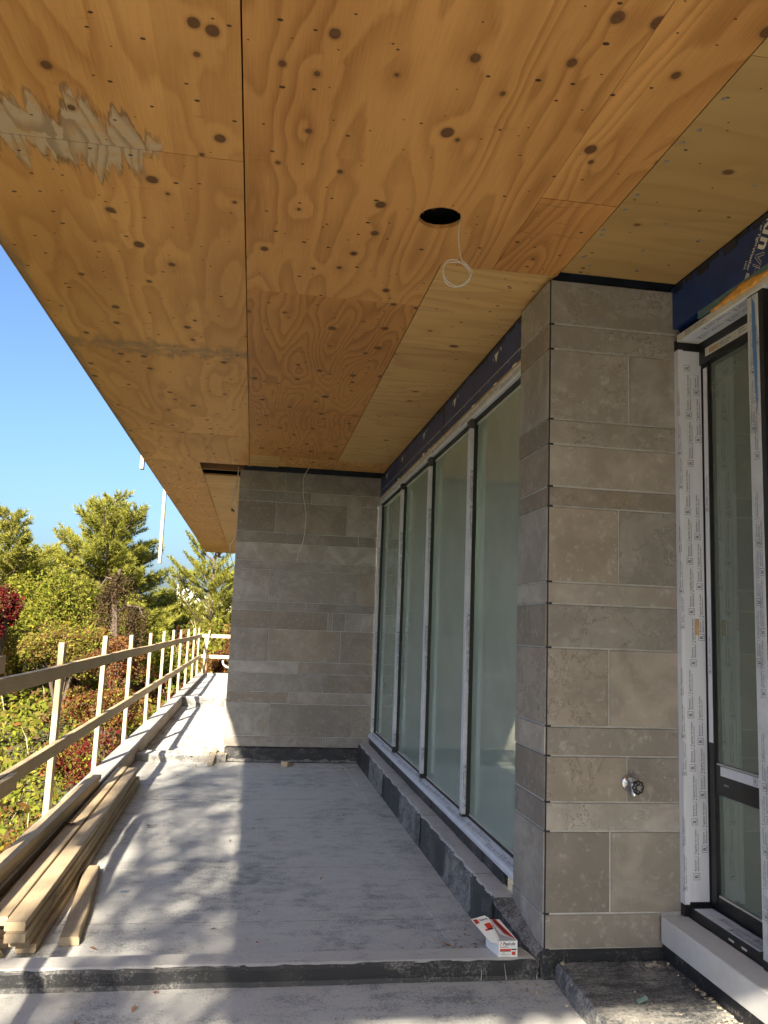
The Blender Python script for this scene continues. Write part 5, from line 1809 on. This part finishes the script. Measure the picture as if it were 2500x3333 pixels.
MB().add([(-2.0, 29.55, 1.13), (-2.155, 29.55, 1.325), (-2.55, 29.55, 1.325), (-2.0, 30.35, 1.13), (-2.155, 30.35, 1.325), (-2.55, 30.35, 1.325)], [(0, 1, 4, 3), (1, 2, 5, 4)]).build('shed_roof', 'house_white', sh)

# tree behind the viewer whose boughs throw the dappled shade on the terrace
sdt = empty('shade_tree', (-4.2, -8.0, -3.2), 'tree beside the terrace behind the viewer, casting the dappled shade', 'tree')


def shp(sx, sy, t):
    return (sx - 0.395 * t, sy - 1.78 * t, t)


m = MB()
m.tube([(-4.6, -9.2, -3.3), (-4.5, -9.0, 0.0), (-4.4, -8.6, 3.0), (-4.1, -8.0, 5.0), shp(-0.85, 4.2, 6.4), shp(-0.56, 5.6, 7.0), shp(-0.66, 6.2, 7.4), shp(-0.82, 7.2, 7.9), shp(-0.98, 9.2, 8.9)],
       [0.16, 0.15, 0.13, 0.10, 0.055, 0.050, 0.045, 0.045, 0.03], 8)
for ln in ([shp(-0.62, 5.9, 7.2), shp(-0.45, 6.4, 7.2)], [shp(-0.70, 5.0, 6.7), shp(-0.55, 4.3, 6.0), shp(-0.5, 3.2, 5.0)], [shp(-0.9, 4.1, 6.3), shp(-1.0, 3.6, 5.5)], [shp(-0.60, 6.0, 7.3), shp(-0.3, 7.0, 8.0), shp(-0.1, 8.0, 8.6)],
           [(-4.3, -8.4, 4.0), shp(-0.2, 4.4, 6.2), shp(0.1, 5.3, 7.0)], [(-4.3, -8.4, 3.6), shp(-0.7, 3.0, 5.6), shp(-0.4, 3.3, 6.4)]):
    m.tube(ln, [0.03] + [0.018] * (len(ln) - 2) + [0.01], 6)
m.build('trunk', 'bark', sdt)
rng = np.random.default_rng(77)
C = []
for (sx, sy, t, s, k) in ((-0.5, 7.9, 8.2, 0.30, 420), (-0.2, 7.2, 8.0, 0.30, 420), (-0.75, 6.6, 7.8, 0.22, 220), (-0.35, 8.3, 8.5, 0.26, 300), (-0.25, 6.0, 7.4, 0.22, 200), (-0.35, 4.7, 6.8, 0.30, 460), (-0.05, 4.2, 6.6, 0.30, 420), (-0.4, 5.3, 7.0, 0.22, 240),
                          (0.1, 3.3, 6.2, 0.35, 420), (-0.6, 2.9, 6.0, 0.35, 420), (-0.95, 5.6, 7.0, 0.10, 60), (-0.15, 8.7, 8.6, 0.25, 200), (-0.6, 3.4, 6.0, 0.18, 120), (0.5, 2.6, 5.8, 0.5, 600), (-1.3, 2.6, 5.6, 0.3, 200), (1.2, 2.3, 5.4, 0.4, 260)):
    c = np.array(shp(sx, sy, t))
    C.append(c + rng.normal(0, 1, (int(k * 0.78), 3)) * np.array([s * 0.75, s * 1.3, s * 0.9]))
C = np.concatenate(C)
sz = 0.055 * rng.uniform(0.6, 1.4, len(C))
V, F = leaf_quads(C, sz, sz * 0.6, rng, 0.3)
quick('crown', V, F, ['leaf_green', 'leaf_olive'], rng.integers(0, 2, len(F)), sdt, (-4.2, -8.0, -3.2))

# unseen leaf masses added behind the viewer to block the low rear sky
rng = np.random.default_rng(91)
C = []
for k in range(24):
    x_, y_ = rng.uniform(-22, 14), rng.uniform(-20, -12.5)
    hmax = 0.50 * (-y_) + rng.uniform(-2.5, 0.3) - 0.6
    nn = 420
    v = rng.normal(size=(nn, 3))
    v /= np.linalg.norm(v, axis=1, keepdims=True)
    C.append(np.array([x_, y_, hmax - 2.4]) + v * rng.random((nn, 1)) ** 0.4 * np.array([1.6, 1.3, 2.4]))
    nn = 160
    C.append(np.array([x_, y_, hmax - 6.0]) + rng.normal(size=(nn, 3)) * np.array([1.0, 0.9, 1.6]))
C = np.concatenate(C)
sz = 0.16 * np.exp(rng.normal(0, 0.3, len(C)))
V, F = leaf_quads(C, sz, sz * 0.7, rng, 0.3)
tl = quick('sky_block_foliage', V, F, ['leaf_green', 'leaf_olive'], rng.integers(0, 2, len(F)))
tag(tl, 'unseen foliage added behind the viewer to block low sky light', kind='stuff')
